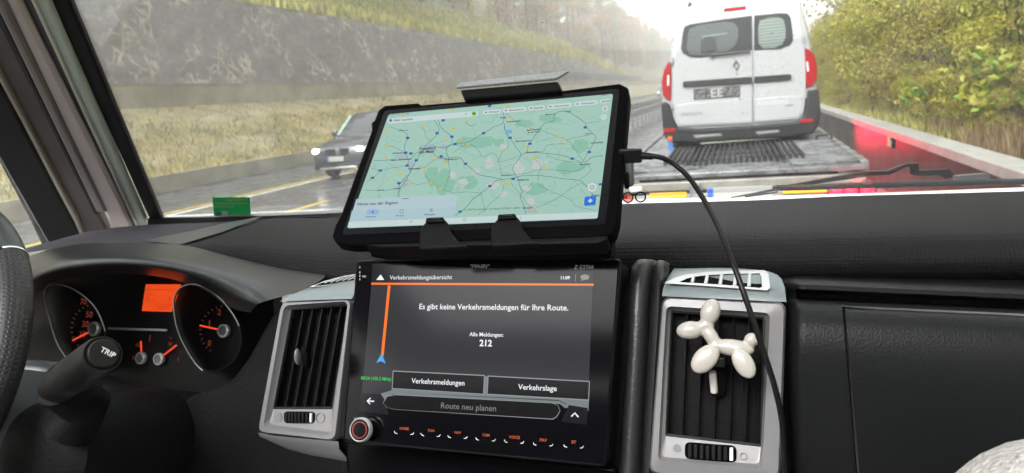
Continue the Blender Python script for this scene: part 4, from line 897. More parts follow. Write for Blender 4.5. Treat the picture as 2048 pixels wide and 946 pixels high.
rows = [[(1324, 592, 0), (1380, 595, 0), (1450, 598, 0), (1530, 602, 0), (1573, 604, 0)], [(1325, 578, -.004), (1380, 575, -.003), (1450, 573, -.003), (1530, 572, -.003), (1570, 574, -.004)], [(1328, 562, -.012), (1380, 552, -.01), (1450, 549, -.01), (1530, 549, -.01), (1565, 556, -.012)], [(1332, 545, -.028), (1380, 537, -.025), (1450, 534, -.025), (1530, 536, -.025), (1558, 543, -.028)], [(1334, 530, -.05), (1380, 525, -.05), (1450, 524, -.05), (1530, 529, -.05), (1550, 535, -.05)], [(1330, 517, -.085), (1380, 517, -.085), (1450, 518, -.085), (1530, 526, -.085), (1545, 531, -.085)]]
mb = MB(); mb.loft([smooth_path([D.px(x, y, 0) + D.n * w for x, y, w in r], 4) for r in rows]); mb.build('upper_cover', MATS['teal_silver'], rv, smooth=80)
def topw(y): return float(np.interp(y, [524, 535, 550, 574, 600], [-.05, -.025, -.01, -.003, 0])) 
def tp(x, y, e=0): return D.px(x, y, 0) + D.n * (topw(y) + e)
og = [(1328, 566), (1345, 556), (1368, 547), (1410, 540), (1460, 537), (1530, 535), (1538, 545), (1540, 576), (1534, 581), (1465, 576), (1400, 571)]
ig = [(1358, 564), (1372, 556), (1388, 552), (1416, 548), (1460, 545), (1520, 544), (1523, 552), (1524, 574), (1519, 576), (1465, 571), (1410, 567)]
mb = MB(); mb.loft([[tp(x, y, -.001) for x, y in og], [tp(x, y, .004) for x, y in og], [tp(x, y, .004) for x, y in ig], [tp(x, y, -.002) for x, y in ig]], ring=True); o = mb.build('demist_grille', M_grl, rv, smooth=40)
mb = MB(); mb.poly([tp(x, y, .0016) for x, y in ig]); mb.build('grille_opening', M_void, o, flat=True)
mb = MB()
for xa, ya, xb, yb in ((1384, 565, 1386, 553), (1411, 567.5, 1414, 549), (1440, 569.5, 1443, 547), (1469, 571.5, 1472, 545.5), (1498, 574, 1500, 545)): mb.tube([tp(xa, ya, .0035), tp(xb, yb, .0035)], .0014, 6)
mb.build('grille_bars', M_grl, o)

# ---- balloon dog clipped to the right vent
dog = thing('balloon_dog', 'glossy white balloon dog ornament clipped to the vent blades', 'ornament', tuple(D.px(1440, 690, .02)))
M_dog = mat('white_ceramic', (.38, .36, .325), .28, coat=.3)
UX = (D.px(1441, 690) - D.px(1440, 690)).length
def blob(mb, x, y, a, b, ang, w=.022, k=1.0):    # long and short half axes in photo pixels, angle of the long axis from image right
    ca, sa = math.cos(R(ang)), math.sin(R(ang)); X = D.u * ca + D.v * sa; Z = D.v * ca - D.u * sa
    mb.ball(D.px(x, y, 0) + D.n * w, (a * UX, b * UX * k, b * UX), Matrix((X, -D.n, Z)).transposed(), 20, 12)
mb = MB(); 
blob(mb, 1423, 626, 28, 19.5, 72); blob(mb, 1384, 661, 28, 18.5, 8); blob(mb, 1423, 671, 31, 14, -58); blob(mb, 1414, 652, 17, 14, 0); blob(mb, 1466, 695, 42, 17, -6)
for w_ in (.012, .032): blob(mb, 1414, 716, 34, 22, 48, w_, .6); blob(mb, 1487, 724, 32, 19.5, -62, w_, .6)
blob(mb, 1502, 680, 15, 14, 40); blob(mb, 1492, 691, 12, 6, 40); blob(mb, 1434, 692, 16, 15, 0)
o = mb.build('body', M_dog, dog, smooth=80)
md = o.modifiers.new('merge', 'REMESH'); md.mode = 'VOXEL'; md.voxel_size = .0009; md.use_smooth_shade = True
md = o.modifiers.new('soft', 'SMOOTH'); md.factor = .5; md.iterations = 6
mb = MB(); mb.box(D.px(1440, 715, .006), (.008, .022, .008)); mb.build('clip', M_blackpl, dog, bevel=.001)

# ---- radio
RF = Frame((0, .51, 1.545), 0, 23)
rad = thing('car_radio', 'large black touchscreen radio with traffic message menu in the middle of the dashboard', 'car radio', tuple(RF.px(960, 720)))
mb = MB(); mb.prism([RF.px(x, y, 0) for x, y in rquad([(711, 519), (1244, 517), (1213, 935), (683, 884)], .03)], -RF.n * .045); mb.build('housing', M_gloss, rad, bevel=.003, seg=3)
W = [.0]
SCR = [(748, 529), (1187, 546), (1170, 852), (722, 790)]
S_ = {}
def gm(name, r, g, b, k=1.0):
    if name not in MATS: glow(name, srgb(r, g, b), k, .12, .12)
    return MATS[name]
class Disp:                            # a display: coloured areas and lettering on one face, one mesh
    def __init__(s, fr, w0): s.fr = fr; s.mb = MB(); s.mats = []; s.w = w0
    def mi(s, m):
        if m not in s.mats: s.mats.append(m)
        return s.mats.index(m)
    def area(s, px, m, step=.00012): s.w += step * .12; s.mb.poly([s.fr.px(x, y, s.w) for x, y in px], s.mi(m)); return s
    def line(s, px, wd, m, step=0.0):
        s.w += step * .12; P = [Vector(p) for p in px]; L = []; Rr = []
        for i, p in enumerate(P):
            d = (P[min(i + 1, len(P) - 1)] - P[max(i - 1, 0)]).normalized(); nn = Vector((-d.y, d.x)) * wd / 2; L.append(p + nn); Rr.append(p - nn)
        s.mb.loft([[s.fr.px(p.x, p.y, s.w) for p in L], [s.fr.px(p.x, p.y, s.w) for p in Rr]], s.mi(m)); return s
    def text(s, t, x, y, wpx, m, bold=0, align='C', slant=0, step=.00005): s.w += step * .12; s.mb.text(s.fr, t, x, y, wpx, s.w, s.mi(m), bold, align, slant); return s
    def done(s, name, parent):
        o = s.mb.build(name, s.mats, parent, smooth=0, flat=True)
        bm = bmesh.new(); bm.from_mesh(o.data)
        for f in bm.faces:
            if f.normal.dot(s.fr.n) < 0: f.normal_flip()
        bm.to_mesh(o.data); bm.free(); return o
K = 1.0
bgm = gm('radio_grey', 50, 50, 54); bgd = gm('radio_head', 26, 27, 34); orange = gm('radio_orange', 250, 118, 40, 1.1); whitet = gm('radio_white', 240, 242, 245, 1.1)
btn = gm('radio_button', 12, 12, 14); edge_ = gm('radio_edge', 150, 156, 160); band = gm('radio_band', 122, 130, 132); cyan = gm('radio_cyan', 70, 165, 225, 1.1); green = gm('radio_green', 50, 205, 85); greyt = gm('radio_dim', 140, 138, 136); dk = gm('radio_dark', 18, 19, 24)
d = Disp(RF, .0003)
d.area([(745, 528), (1187, 544), (1186, 572), (743, 570)], bgd)
d.area([(743, 570), (1186, 570), (1176, 812), (724, 788)], bgm)
for k in range(7):                     # the menu's backdrop brightens towards its lower middle
    pass
d.area([(786, 742), (1180, 764), (1177, 822), (1140, 812), (1118, 800), (790, 785), (768, 800), (724, 788), (724, 786), (760, 788), (784, 780)], band)
d.area([(786, 788), (1120, 808), (1130, 816), (1177, 812), (1176, 822), (1140, 813), (1118, 802), (790, 785)], band)
d.area([(722, 786), (762, 788), (774, 806), (778, 830), (719, 822)], dk)
d.area([(1138, 810), (1176, 816), (1173, 850), (1122, 843)], dk)
d.area([(786, 741), (970, 750), (968, 789), (784, 777)], edge_); d.area([(787.5, 743), (968.5, 752), (966.5, 787.5), (785.5, 776)], btn)
d.area([(976, 751), (1180, 762), (1178, 801), (974, 789)], edge_); d.area([(977.5, 753), (1178.5, 764), (1176.5, 799), (975.5, 787.5)], btn)
rt = [(766, 806), (774, 792), (790, 788.5), (1105, 806), (1117, 811), (1121, 822), (1114, 834), (1106, 839), (790, 819), (774, 815)]
d.area(rt, edge_); cx = sum(p[0] for p in rt) / len(rt); cy = sum(p[1] for p in rt) / len(rt)
d.area([(cx + (x - cx) * .995, cy + (y - cy) * .94) for x, y in rt], btn)
d.line([(743, 567.5), (1188, 569.5)], 4, orange, .0002); d.line([(779, 571), (765, 712)], 5.5, orange)
d.area([(753, 560), (762, 549), (769, 560)], whitet); d.area([(753, 726), (764, 706), (772, 728), (763, 722)], cyan)
d.text('Verkehrsmeldungsübersicht', 780, 555, 121, whitet, .0, 'L'); d.text('11:09', 1131, 555.5, 18, whitet, .025)
d.line([(1152, 548), (1151, 563)], 1.2, greyt); d.area([(1170 + 9 * math.cos(a), 554.5 + 5.5 * math.sin(a)) for a in [i * .393 for i in range(16)]], greyt); d.area([(1164, 558), (1169, 559), (1163, 563)], greyt)
d.text('Es gibt keine Verkehrsmeldungen für Ihre Route.', 983, 614, 297, whitet, .012)
d.text('Alle Meldungen:', 973, 669, 68, whitet, .015); d.text('212', 972, 686, 25, whitet, .03)
d.text('Verkehrsmeldungen', 876, 763.5, 106, whitet, .01); d.text('Verkehrslage', 1075, 775, 77, whitet, .01); d.text('Route neu planen', 937, 813.5, 110, greyt)
d.text('BR24 (105.3 MHz)', 753, 757, 60, green, .02)
for p in ([(735, 802), (749, 802.5)], [(742, 796), (735, 802), (741, 808)]): d.line(p, 2.5, whitet)
d.line([(1143, 833), (1150, 826), (1157, 834)], 3, whitet)
d.done('screen', rad)
rprint = glow('radio_print_orange', srgb(225, 105, 70), .8); rgrey = mat('radio_print_grey', (.5, .5, .5), .4)
for t_, x, y, wd in (('HOME', 809, 857, 18), ('TUN', 862, 861, 13), ('NAV', 916, 865, 13), ('CAM', 972, 870, 14), ('VOICE', 1029, 874.5, 22), ('FAV', 1087, 880, 14), ('BT', 1148, 884, 9)):
    d = Disp(RF, .0003); d.text(t_, x, y, wd, rprint, .02); y2 = y + 11
    d.line([(x - 20, y2 - 6), (x - 19, y2 - 2.5), (x - 14, y2 - .5)], 1.3, rgrey); d.line([(x + 19, y2 - 3), (x + 17, y2 + .5), (x + 12, y2 + 1)], 1.3, rgrey); d.done('touch_key', rad)
d = Disp(RF, .0003); d.text('ZENEC', 960, 534, 40, rgrey, .03); d.text('Z-E3766', 1168, 534, 39, rgrey); d.done('name_print', rad); d = Disp(RF, .0003); d.text('MIC', 729, 553, 8, rgrey); d.text('VOL', 712, 837, 8, rgrey); d.text('PW', 711, 844, 6, rgrey)
d.done('small_print', rad)
c = RF.px(734, 858, 0); rk = (RF.px(755, 858) - RF.px(734, 858)).length
mb = MB(); mb.lathe([(rk * .92, 0), (rk * .92, .010), (rk * .86, .0125), (rk * .0, .0125)][:3] + [(.0005, .0125)], c, RF.n, 32); kn_ = mb.build('volume_knob', M_gloss, rad)
mb = MB(); mb.lathe([(rk * 1.02, .0085), (rk * 1.02, .0115), (rk * .92, .0135), (rk * .86, .0128)], c, RF.n, 32, cap=False); mb.build('knob_ring', mat('knob_white', (.6, .6, .6), .3, .4), kn_)
mb = MB(); mb.lathe([(rk * .70, .0126), (rk * .70, .0132), (rk * .60, .0132), (rk * .60, .0126)], c, RF.n, 32, cap=False); mb.build('knob_light', glow('knob_red', srgb(150, 50, 35)), kn_)
mb = MB()
for y in (535, 545, 552, 559): mb.tube([RF.px(721, y - 2, .001), RF.px(720.7, y + 2, .001)], .0004, 5)
mb.build('side_marks', rgrey, rad)

# ---- tablet
TF = Frame((0, .408, 1.596), -2, 47)
tab = thing('tablet', 'black cased tablet showing a green road map above the radio', 'tablet', tuple(TF.px(970, 330)))
co_ = [(757, 222), (770, 212), (838, 207), (843, 211), (1000, 198), (1240, 168), (1257, 177), (1258, 195), (1236, 440), (1230, 462), (1222, 470), (1180, 475), (900, 483), (700, 490), (672, 486), (665, 474), (671, 452), (682, 432), (744, 262), (743, 246), (749, 243)]
mb = MB(); mb.prism([TF.px(x, y, .001) for x, y in co_], -TF.n * .013); mb.build('case', M_case, tab, bevel=.0015)
gl_ = rquad([(770, 224), (1240, 180), (1212, 452), (686, 472)], .03)
mb = MB(); mb.prism([TF.px(x, y, .0016) for x, y in gl_], -TF.n * .002); mb.build('cover_glass', mat('tablet_glass', (.003, .003, .004), .2, spec=.08), tab)
def mp(zx, zy): return (700 + zx / 3.378, 190 + zy / 3.378)
T = .86
mg = gm('map_green', 166, 207, 192, T); mg2 = gm('map_green_dark', 140, 196, 172, T); mgp = gm('map_pink', 198, 206, 204, T); mro = gm('map_road', 88, 128, 138, T); mrt = gm('map_road_thin', 122, 168, 162, T); mw = gm('map_white', 205, 222, 222, T); mtx = gm('map_text', 52, 66, 70, T); myl = gm('map_yellow', 226, 184, 30, T); mbl = gm('map_blue', 38, 90, 165, T); mbtn = gm('map_button', 22, 112, 230, T); mcity = gm('map_city', 166, 190, 196, T); mbg = gm('map_bluegrey', 182, 208, 214, T)
d = Disp(TF, .0018)
scr = rquad([(779, 231), (1227, 190.5), (1196, 440), (697, 459)], .02)
d.area(scr, mg)
rr = random.Random(4)
def inside(x, y):
    u = (y - 191) / 268; l = 779 - 82 * (y - 231) / 228; r_ = 1227 - 31 * (y - 190.5) / 249.5; top = 231 - 40.5 * (x - 779) / 448; bot = 459 - 19 * (x - 697) / 499
    return l + 3 < x < r_ - 3 and top + 3 < y < bot - 3
def blobpx(cx, cy, a, b, m):
    P = []
    for i in range(14):
        t_ = i / 14 * 6.283; k = rr.uniform(.7, 1.15); q = (cx + a * k * math.cos(t_), cy + b * k * math.sin(t_))
        P.append(q)
    if all(inside(*q) for q in P): d.area(P, m, .00004)
for zx, zy, a, b in ((200, 400, 36, 28), (300, 280, 30, 16), (650, 600, 22, 26), (560, 560, 16, 22), (1010, 330, 12, 10), (860, 330, 40, 14), (1350, 170, 26, 9), (1480, 500, 34, 14), (1560, 350, 18, 16), (1250, 650, 26, 14), (800, 600, 20, 14), (1180, 200, 20, 8)): blobpx(*mp(zx, zy), a, b, mg2)
for zx, zy, a, b in ((945, 470, 9, 13), (1140, 500, 12, 14), (1270, 480, 12, 12), (770, 600, 11, 8), (970, 620, 14, 8), (1040, 680, 9, 6), (700, 550, 6, 9), (1200, 640, 9, 7), (1040, 360, 7, 6), (1225, 730, 8, 8), (860, 520, 8, 7), (1330, 460, 5, 5)): blobpx(*mp(zx, zy), a, b, mgp)
for zx, zy, a, b in ((530, 370, 22, 9), (340, 430, 16, 6), (640, 360, 9, 6), (420, 480, 8, 9), (380, 600, 6, 14)): blobpx(*mp(zx, zy), a, b, mcity)
def clipline(P, wd, m):
    seg = []
    for p in P:
        if inside(*p): seg.append(p)
        else:
            if len(seg) > 1: d.line(seg, wd, m)
            seg = []
    if len(seg) > 1: d.line(seg, wd, m)
d.w += .00001
for _ in range(150):                   # the fine net of country roads
    x, y = rr.uniform(690, 1225), rr.uniform(195, 455); a = rr.uniform(0, 6.28); P = [(x, y)]
    for k in range(rr.randrange(4, 11)): a += rr.gauss(0, .5); x += math.cos(a) * 5; y += math.sin(a) * 3.6; P.append((x, y))
    clipline(P, .55, mrt)
d.w += .00001
def road(zs, wd=1.1, m=mro):
    P = smooth_path([Vector((*mp(*z), 0)) for z in zs], 5); r2 = random.Random(len(zs) + int(zs[0][0]))
    clipline([(p.x + r2.gauss(0, .35), p.y + r2.gauss(0, .3)) for p in P], wd * .85, m)
for z in ([(150, 450), (290, 450), (410, 440), (440, 410), (490, 388), (560, 360), (640, 365), (690, 345), (740, 335), (800, 330), (870, 290), (910, 268), (970, 230), (1035, 200), (1045, 160), (1040, 130)],
          [(560, 395), (600, 430), (655, 440), (740, 430), (790, 480), (830, 510), (870, 545), (960, 565), (1040, 578), (1110, 570), (1180, 555), (1280, 553), (1370, 565), (1480, 580), (1560, 590), (1610, 640), (1650, 690)],
          [(1045, 200), (1050, 240), (1085, 300), (1110, 340), (1130, 370), (1155, 400), (1155, 430), (1130, 460), (1105, 500), (1115, 540), (1140, 580), (1150, 620), (1165, 660), (1155, 700), (1180, 760), (1190, 810)],
          [(1155, 415), (1200, 400), (1240, 395), (1330, 405), (1420, 415), (1505, 440), (1560, 462), (1600, 460), (1640, 430), (1725, 418)],
          [(1580, 455), (1610, 400), (1640, 350), (1660, 290), (1610, 240), (1590, 200), (1540, 160), (1490, 130), (1440, 120), (1385, 140), (1380, 180), (1310, 210), (1250, 290), (1220, 335), (1200, 370), (1205, 395)],
          [(1040, 578), (990, 590), (950, 625), (890, 675), (830, 720), (790, 770), (750, 800), (715, 828)],
          [(340, 240), (380, 265), (395, 300), (375, 350), (382, 400), (400, 450), (395, 485), (420, 520), (380, 570), (340, 620), (325, 700)],
          [(570, 175), (605, 230), (595, 270), (560, 310), (520, 350), (495, 390), (455, 450), (420, 510), (395, 570), (345, 640), (340, 700)],
          [(600, 178), (622, 230), (660, 265), (693, 292), (690, 345), (655, 372), (670, 440), (668, 480)]): road(z, 1.25)
for z in ([(668, 470), (680, 520), (660, 600), (645, 640)], [(500, 230), (525, 300), (560, 320)], [(230, 210), (320, 240), (340, 240)], [(210, 520), (160, 570), (60, 640)], [(60, 650), (200, 655), (330, 640), (400, 605), (470, 615), (550, 600), (615, 640), (700, 670), (800, 665), (890, 672)],
          [(890, 672), (905, 740), (920, 800)], [(1045, 600), (1030, 670), (960, 740), (870, 820)], [(1090, 605), (1130, 650), (1200, 740), (1260, 790), (1190, 800)], [(1280, 555), (1275, 610), (1340, 650), (1430, 690), (1500, 720), (1530, 760), (1660, 790)], [(1430, 690), (1340, 740), (1260, 770)], [(1430, 690), (1500, 640), (1560, 610), (1610, 630)],
          [(1245, 440), (1290, 480), (1275, 550)], [(1240, 395), (1310, 390), (1340, 350), (1460, 335), (1480, 310), (1620, 280)], [(1300, 250), (1420, 295), (1480, 320), (1530, 390), (1580, 455)], [(1110, 545), (1200, 540), (1290, 512), (1420, 520), (1540, 522), (1600, 480)], [(1040, 380), (1020, 430), (1010, 460), (1100, 440), (1150, 420)], [(1050, 215), (1060, 270), (1075, 330), (1070, 370), (1036, 380)],
          [(700, 400), (800, 342), (870, 380), (900, 430), (960, 400), (1000, 430), (1020, 500), (1030, 560)], [(780, 190), (820, 220), (860, 200)], [(1045, 120), (1120, 190), (1210, 235), (1280, 240)], [(1600, 470), (1630, 520), (1560, 580)], [(1690, 190), (1600, 200)], [(1560, 470), (1500, 460), (1420, 450), (1330, 420)], [(240, 350), (300, 360), (380, 400)], [(510, 500), (520, 560), (555, 600)], [(400, 505), (500, 500), (580, 445), (650, 440)], [(150, 500), (210, 520), (300, 500), (395, 485)]): road(z, .85)
d.w += .00001
for zx, zy in ((362, 152), (250, 258), (497, 226), (703, 237), (790, 190), (695, 108), (1068, 84), (1095, 170), (1210, 233), (1036, 380), (1203, 370), (1418, 295), (1460, 337), (1245, 438), (1324, 512), (1043, 611), (1090, 602), (1264, 798), (655, 466), (580, 442), (510, 507), (510, 526), (342, 549), (262, 581), (403, 605), (556, 600), (616, 642), (260, 356), (245, 432), (657, 308), (748, 312), (803, 342), (522, 299)):
    x, y = mp(zx, zy); d.area([(x - 3, y - 1.7), (x + 3.1, y - 2), (x + 2.9, y + 1.7), (x - 3.2, y + 2)], myl, .00002)
for zx, zy in ((594, 268), (395, 300), (693, 292), (715, 342), (908, 268), (382, 400), (418, 405), (622, 425), (453, 451), (392, 487), (212, 520), (160, 569), (336, 606), (786, 475), (1107, 577), (951, 625), (750, 798), (1086, 300), (1220, 340), (1505, 441), (1620, 397), (1593, 230), (948, 85), (1696, 614), (635, 182)):
    x, y = mp(zx, zy); d.area([(x - 3.3, y - 2), (x + 3.5, y - 2.4), (x + 3.2, y + 2), (x - 3.6, y + 2.4)], mbl, .00002)
d.area([mp(1050 + 26 * (1 + math.cos(a)), 258 + 14 * math.sin(a)) for a in [i * .524 for i in range(12)]], gm('map_halo', 110, 180, 225, T), .00005)
for zx, zy, s_, wd in ((530, 371, 'Frankfurt', 29), (523, 393, 'am Main', 27), (1066, 552, 'Würzburg', 23), (1176, 583, 'Kitzingen', 21), (1235, 397, 'Schweinfurt', 24), (1595, 478, 'Bamberg', 20), (1176, 321, 'Bad Kissingen', 28), (1250, 246, 'Bad Neustadt', 27), (1248, 261, 'an der Saale', 23), (692, 445, 'Aschaffenburg', 27), (442, 508, 'Darmstadt', 22), (330, 402, 'Wiesbaden', 21), (352, 446, 'Mainz   Rüsselsheim', 37), (1617, 273, 'Coburg', 14), (1672, 333, 'Lichtenfels', 23), (1664, 690, 'Erlang', 16), (1040, 164, 'Fulda', 11), (1110, 189, 'Poppenhausen', 26), (1360, 142, 'Meiningen', 19), (1478, 122, 'Suhl', 9), (366, 250, 'Limburg an', 17), (216, 652, 'Worms', 12), (326, 640, 'Lorsch', 13)):
    d.text(s_, *mp(zx, zy), wd * 1.08, mtx, .03)
# search bar, chips, buttons
def pill(zx0, zy0, zx1, zy1, hh, m):
    (x0, y0), (x1, y1) = mp(zx0, zy0), mp(zx1, zy1); h = hh / 3.378; P = []
    for i in range(9): a = math.pi / 2 + math.pi * i / 8; P.append((x0 + h * math.cos(a), y0 + h * math.sin(a)))
    for i in range(9): a = -math.pi / 2 + math.pi * i / 8; P.append((x1 + h * math.cos(a), y1 + h * math.sin(a)))
    d.area(P, m, .00008)
pill(276, 187, 855, 137, 18, mw); d.text('Hier suchen', *mp(367, 177), 37, mtx, .012)
pill(281, 183, 281.5, 182.5, 9, mbl); pill(843, 137, 843.5, 137, 15, gm('map_avatar', 120, 190, 40, T)); pill(838, 138, 850, 136, 4, mtx); pill(789, 142, 789.5, 139, 4, mtx)
for a, b, s_, y0, y1 in ((918, 1012, 'Zuhause', 130, 122), (1052, 1182, 'Restaurants', 118, 107), (1222, 1308, 'Hotels', 103, 96), (1352, 1490, 'Lebensmittel', 92, 80), (1534, 1664, 'Tankstellen', 75, 63)):
    pill(a, y0, b, y1, 15, mw); xm = (a + b) / 2 + 12; wd = (b - a) / 3.378 * .72; d.text(s_, *mp(xm, (y0 + y1) / 2 - 1), wd, mtx, .012); pill(a + 4, y0 - 1, a + 9, y0 - 1.5, 4, mtx)
pill(1706, 58, 1752, 53, 14, mw); d.text('Kaff', *mp(1745, 54), 11, mtx, .012); pill(1712, 58, 1716, 58, 4, mtx)
for zx, zy, r_ in ((1727, 106, 20), (1717, 163, 20), (1640, 636, 32)): pill(zx, zy, zx + .5, zy, r_, mw)
pill(1640, 636, 1640.5, 636, 13, mtx); pill(1640, 636, 1640.5, 636, 9.5, mw); pill(1727, 106, 1727.5, 106, 8, mtx); pill(1727, 106, 1727.5, 106, 5, mw); pill(1717, 157, 1717.5, 165, 3.5, gm('map_red', 200, 40, 40, T))
d.area([mp(*p) for p in rquad([(1590, 700), (1668, 694), (1664, 756), (1585, 762)], .2)], mbtn, .00008); d.area([mp(*p) for p in ((1628, 712), (1644, 727), (1626, 743), (1611, 729))], mw, .00005)
d.text('Goo', *mp(1191, 774), 13, mbl, .02); d.text('gle', *mp(1226, 773), 9, gm('map_red', 200, 40, 40, T), .02); d.text('© 2024 Kartendaten GeoBasis-DE/BKG (2009)', *mp(963, 781), 112, mtx)
# lower panel and the navigation bar
pn = [mp(*p) for p in ((52, 715), (700, 686), (725, 690), (735, 702), (712, 832), (5, 868))]
d.area(pn, mbg, .0001); d.area([mp(*p) for p in ((22, 792), (722, 770), (712, 832), (4, 868))], gm('map_panel_low', 176, 204, 214, T), .00005)
d.area([(700.5, 447), (1197.5, 428), (1196, 440), (697.5, 458.8)], mw, .0001)
d.area([mp(*p) for p in ((360, 711), (406, 709), (405, 713), (359, 715))], mtx, .00005)
d.text('Neues aus der Region', *mp(58, 748), 78, mtx, .015, 'L')
pill(140, 803, 188, 801, 18, gm('map_blue_pill', 150, 185, 228, T)); pill(163, 800, 163.5, 806, 7, mbl)
d.text('Erkunden', *mp(151, 833), 19, mbl, .02); d.text('Für dich', *mp(346, 827), 16, mtx, .01); d.text('Beitragen', *mp(547, 819), 20, mtx, .01)
for q in ([(348, 788), (372, 787), (368, 808), (346, 809), (348, 788)],): d.line([mp(*p) for p in q], .8, mtx)
pill(556, 790, 556.5, 790, 11, mtx); pill(556, 790, 556.5, 790, 9, MATS['map_panel_low']); d.line([mp(549, 790), mp(563, 790)], .7, mtx, .00005); d.line([mp(556, 784), mp(556, 796)], .7, mtx)
for zx in (415, 422, 429): d.line([mp(zx, 861), mp(zx - 2, 875)], .6, mtx)
pill(782, 855, 782.5, 855, 10, mtx); pill(782, 855, 782.5, 855, 8, mw); d.line([mp(1163, 836), mp(1156, 843), mp(1162, 850)], .7, mtx, .00005)
d.text('11:09  Do, 21. Nov.', *mp(345, 142), 40, mtx); d.text('100%', *mp(1722, 15), 12, mtx)
d.done('screen', tab)
mb = MB(); mb.lathe([(.0014, 0), (.0014, .0003), (.0001, .0003)], TF.px(986, 207, .0017), TF.n, 16); mb.build('camera_lens', M_gloss, tab)

# ---- tablet holder
hol = thing('tablet_holder', 'black tablet holder with two hooks standing on top of the radio', 'holder', tuple(TF.px(970, 480)))
M_hold = mat('holder_black', (.004, .004, .004), .5, spec=.08, bump='noise', bscale=700, bstr=.08)
def tprism(name, px, w1, th, m=None, bevel=.0015, parent=None):
    mb = MB(); mb.prism([TF.px(x, y, w1) for x, y in px], -TF.n * th); return mb.build(name, m or M_hold, parent or hol, bevel=bevel, seg=3)
tprism('back_plate', [(880, 240), (1170, 220), (1160, 480), (790, 492)], -.0125, .008)
tprism('lower_ledge', [(724, 488), (1215, 470), (1214, 478), (1195, 486), (760, 494)], .000, .016)
for hx, hy, lx in ((878, 452, 0), (1020, 446, 0)):
    p = [(hx - 20, hy + 6), (hx - 14, hy - 1), (hx + 18, hy - 2), (hx + 25, hy + 6), (hx + 30, hy + 22), (hx + 44, hy + 40), (hx + 66, hy + 54), (hx - 30, hy + 60), (hx - 32, hy + 34), (hx - 30, hy + 18)]
    h = tprism('hook', p, .0095, .006, bevel=.002)
    tprism('hook_tip', [(hx - 15, hy), (hx + 19, hy - 1.5), (hx + 21, hy + 8), (hx - 17, hy + 9.5)], .0125, .005, None, .0015, h)
    tprism('hook_grip', [(hx - 11, hy + 3), (hx + 15, hy + 2), (hx + 15, hy + 5), (hx - 11, hy + 6)], .0132, .002, M_gloss, .0005, h)
a, b_ = TF.px(770, 490, -.004), TF.px(1214, 482, -.004)
mb = MB(); q = [D.px(x, y, .012) for x, y in ((756, 488), (1205, 484), (1222, 514), (752, 516))]; mb.prism(q, -D.n * .03); mb.build('base_bracket', M_hold, hol, bevel=.002)
mb = MB(); mb.tube([D.px(1229, 400, .0), D.px(1224, 470, .0), D.px(1221, 520, .0)], .0035, 10); mb.build('side_rod', M_gloss, hol)
# upper clamp; sky light on its top is painted in as pale grey
mb = MB(); mb.prism([TF.px(x, y, .006) for x, y in ((924, 188), (1119, 171), (1128, 190), (932, 207))], -TF.n * .022); mb.build('top_clamp', M_hold, hol, bevel=.002)
f0, f1 = TF.px(918, 189, .008), TF.px(1117, 171, .008); b0, b1 = at(925, 178, f0.y + .028), at(1143, 155, f1.y + .028)
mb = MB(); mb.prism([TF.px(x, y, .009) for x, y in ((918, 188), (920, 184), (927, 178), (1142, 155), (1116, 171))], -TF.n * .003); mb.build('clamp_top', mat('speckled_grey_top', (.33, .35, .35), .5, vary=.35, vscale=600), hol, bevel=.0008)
mb = MB(); q = TF.px(1252, 318, -.016); mb.box(q, (.007, .012, .024), None); mb.build('side_bracket', mat('green_grey_bracket', (.1, .13, .13), .5), hol, bevel=.002)
mb = MB(); q = TF.px(1247, 336, -.016); mb.box(q, (.004, .008, .014)); mb.build('side_clip', M_hold, hol, bevel=.002)
# ---- charging cable
cab = thing('charging_cable', 'black charging cable plugged into the right edge of the tablet', 'cable', tuple(TF.px(1260, 312)))
M_cab = mat('cable_black', (.006, .006, .006), .35, spec=.2)
Yt = TF.px(1250, 311, -.005).y
mb = MB(); p0, p1 = at(1238, 312, Yt), at(1284, 311, Yt); mb.box((p0 + p1) / 2, ((p1 - p0).length, .006, .0115), (p1 - p0).to_track_quat('X', 'Z').to_matrix()); mb.build('plug', M_cab, cab, bevel=.0015, seg=3)
mb = MB(); mb.tube([at(1282, 311, Yt), at(1306, 313, Yt)], [.0032, .0026], 10); mb.build('strain_relief', M_cab, cab)
path = [(1300, 311.5, 0), (1325, 316, 0), (1352, 331, .0), (1380, 358, -.005), (1408, 400, -.015), (1434, 448, -.03), (1458, 505, -.045), (1482, 570, -.055), (1506, 640, -.06), (1528, 706, -.062), (1549, 772, -.06), (1562, 830, -.055), (1567, 880, -.05), (1571, 960, -.045), (1585, 1100, -.03)]
mb = MB(); mb.tube(smooth_path([at(x, y, Yt + dy * 1.6) for x, y, dy in path], 6), .0021, 10); mb.build('cord', M_cab, cab)

# ---- steering wheel
P0 = Vector((-.79, .386, 1.591))
wn = Vector((0, -.799, .601)).normalized(); wu = Vector((1, 0, 0)); wu = (wu - wn * wu.dot(wn)).normalized(); wv_ = wn.cross(wu)
if wv_.z < 0: wv_ = -wv_
stw = thing('steering_wheel', 'perforated black leather steering wheel rim at the left edge of the view', 'steering wheel', tuple(P0))
m, tt, b = nodes('perforated_leather'); b.inputs['Roughness'].default_value = .45
vo = N(tt, 'ShaderNodeTexVoronoi', Scale=1.0, Randomness=.12); uvn = N(tt, 'ShaderNodeAttribute', attribute_name='hole'); tt.links.new(uvn.outputs['Vector'], vo.inputs['Vector'])
tt.links.new(ramp(tt, vo.outputs['Distance'], [(.2, (.001, .001, .001)), (.28, (.01, .0105, .011))]), b.inputs['Base Color'])
bp = N(tt, 'ShaderNodeBump', Strength=.5); bp.inputs['Distance'].default_value = .001; tt.links.new(ramp(tt, vo.outputs['Distance'], [(.18, (0, 0, 0)), (.34, (1, 1, 1))]), bp.inputs['Height']); tt.links.new(bp.outputs[0], b.inputs['Normal'])
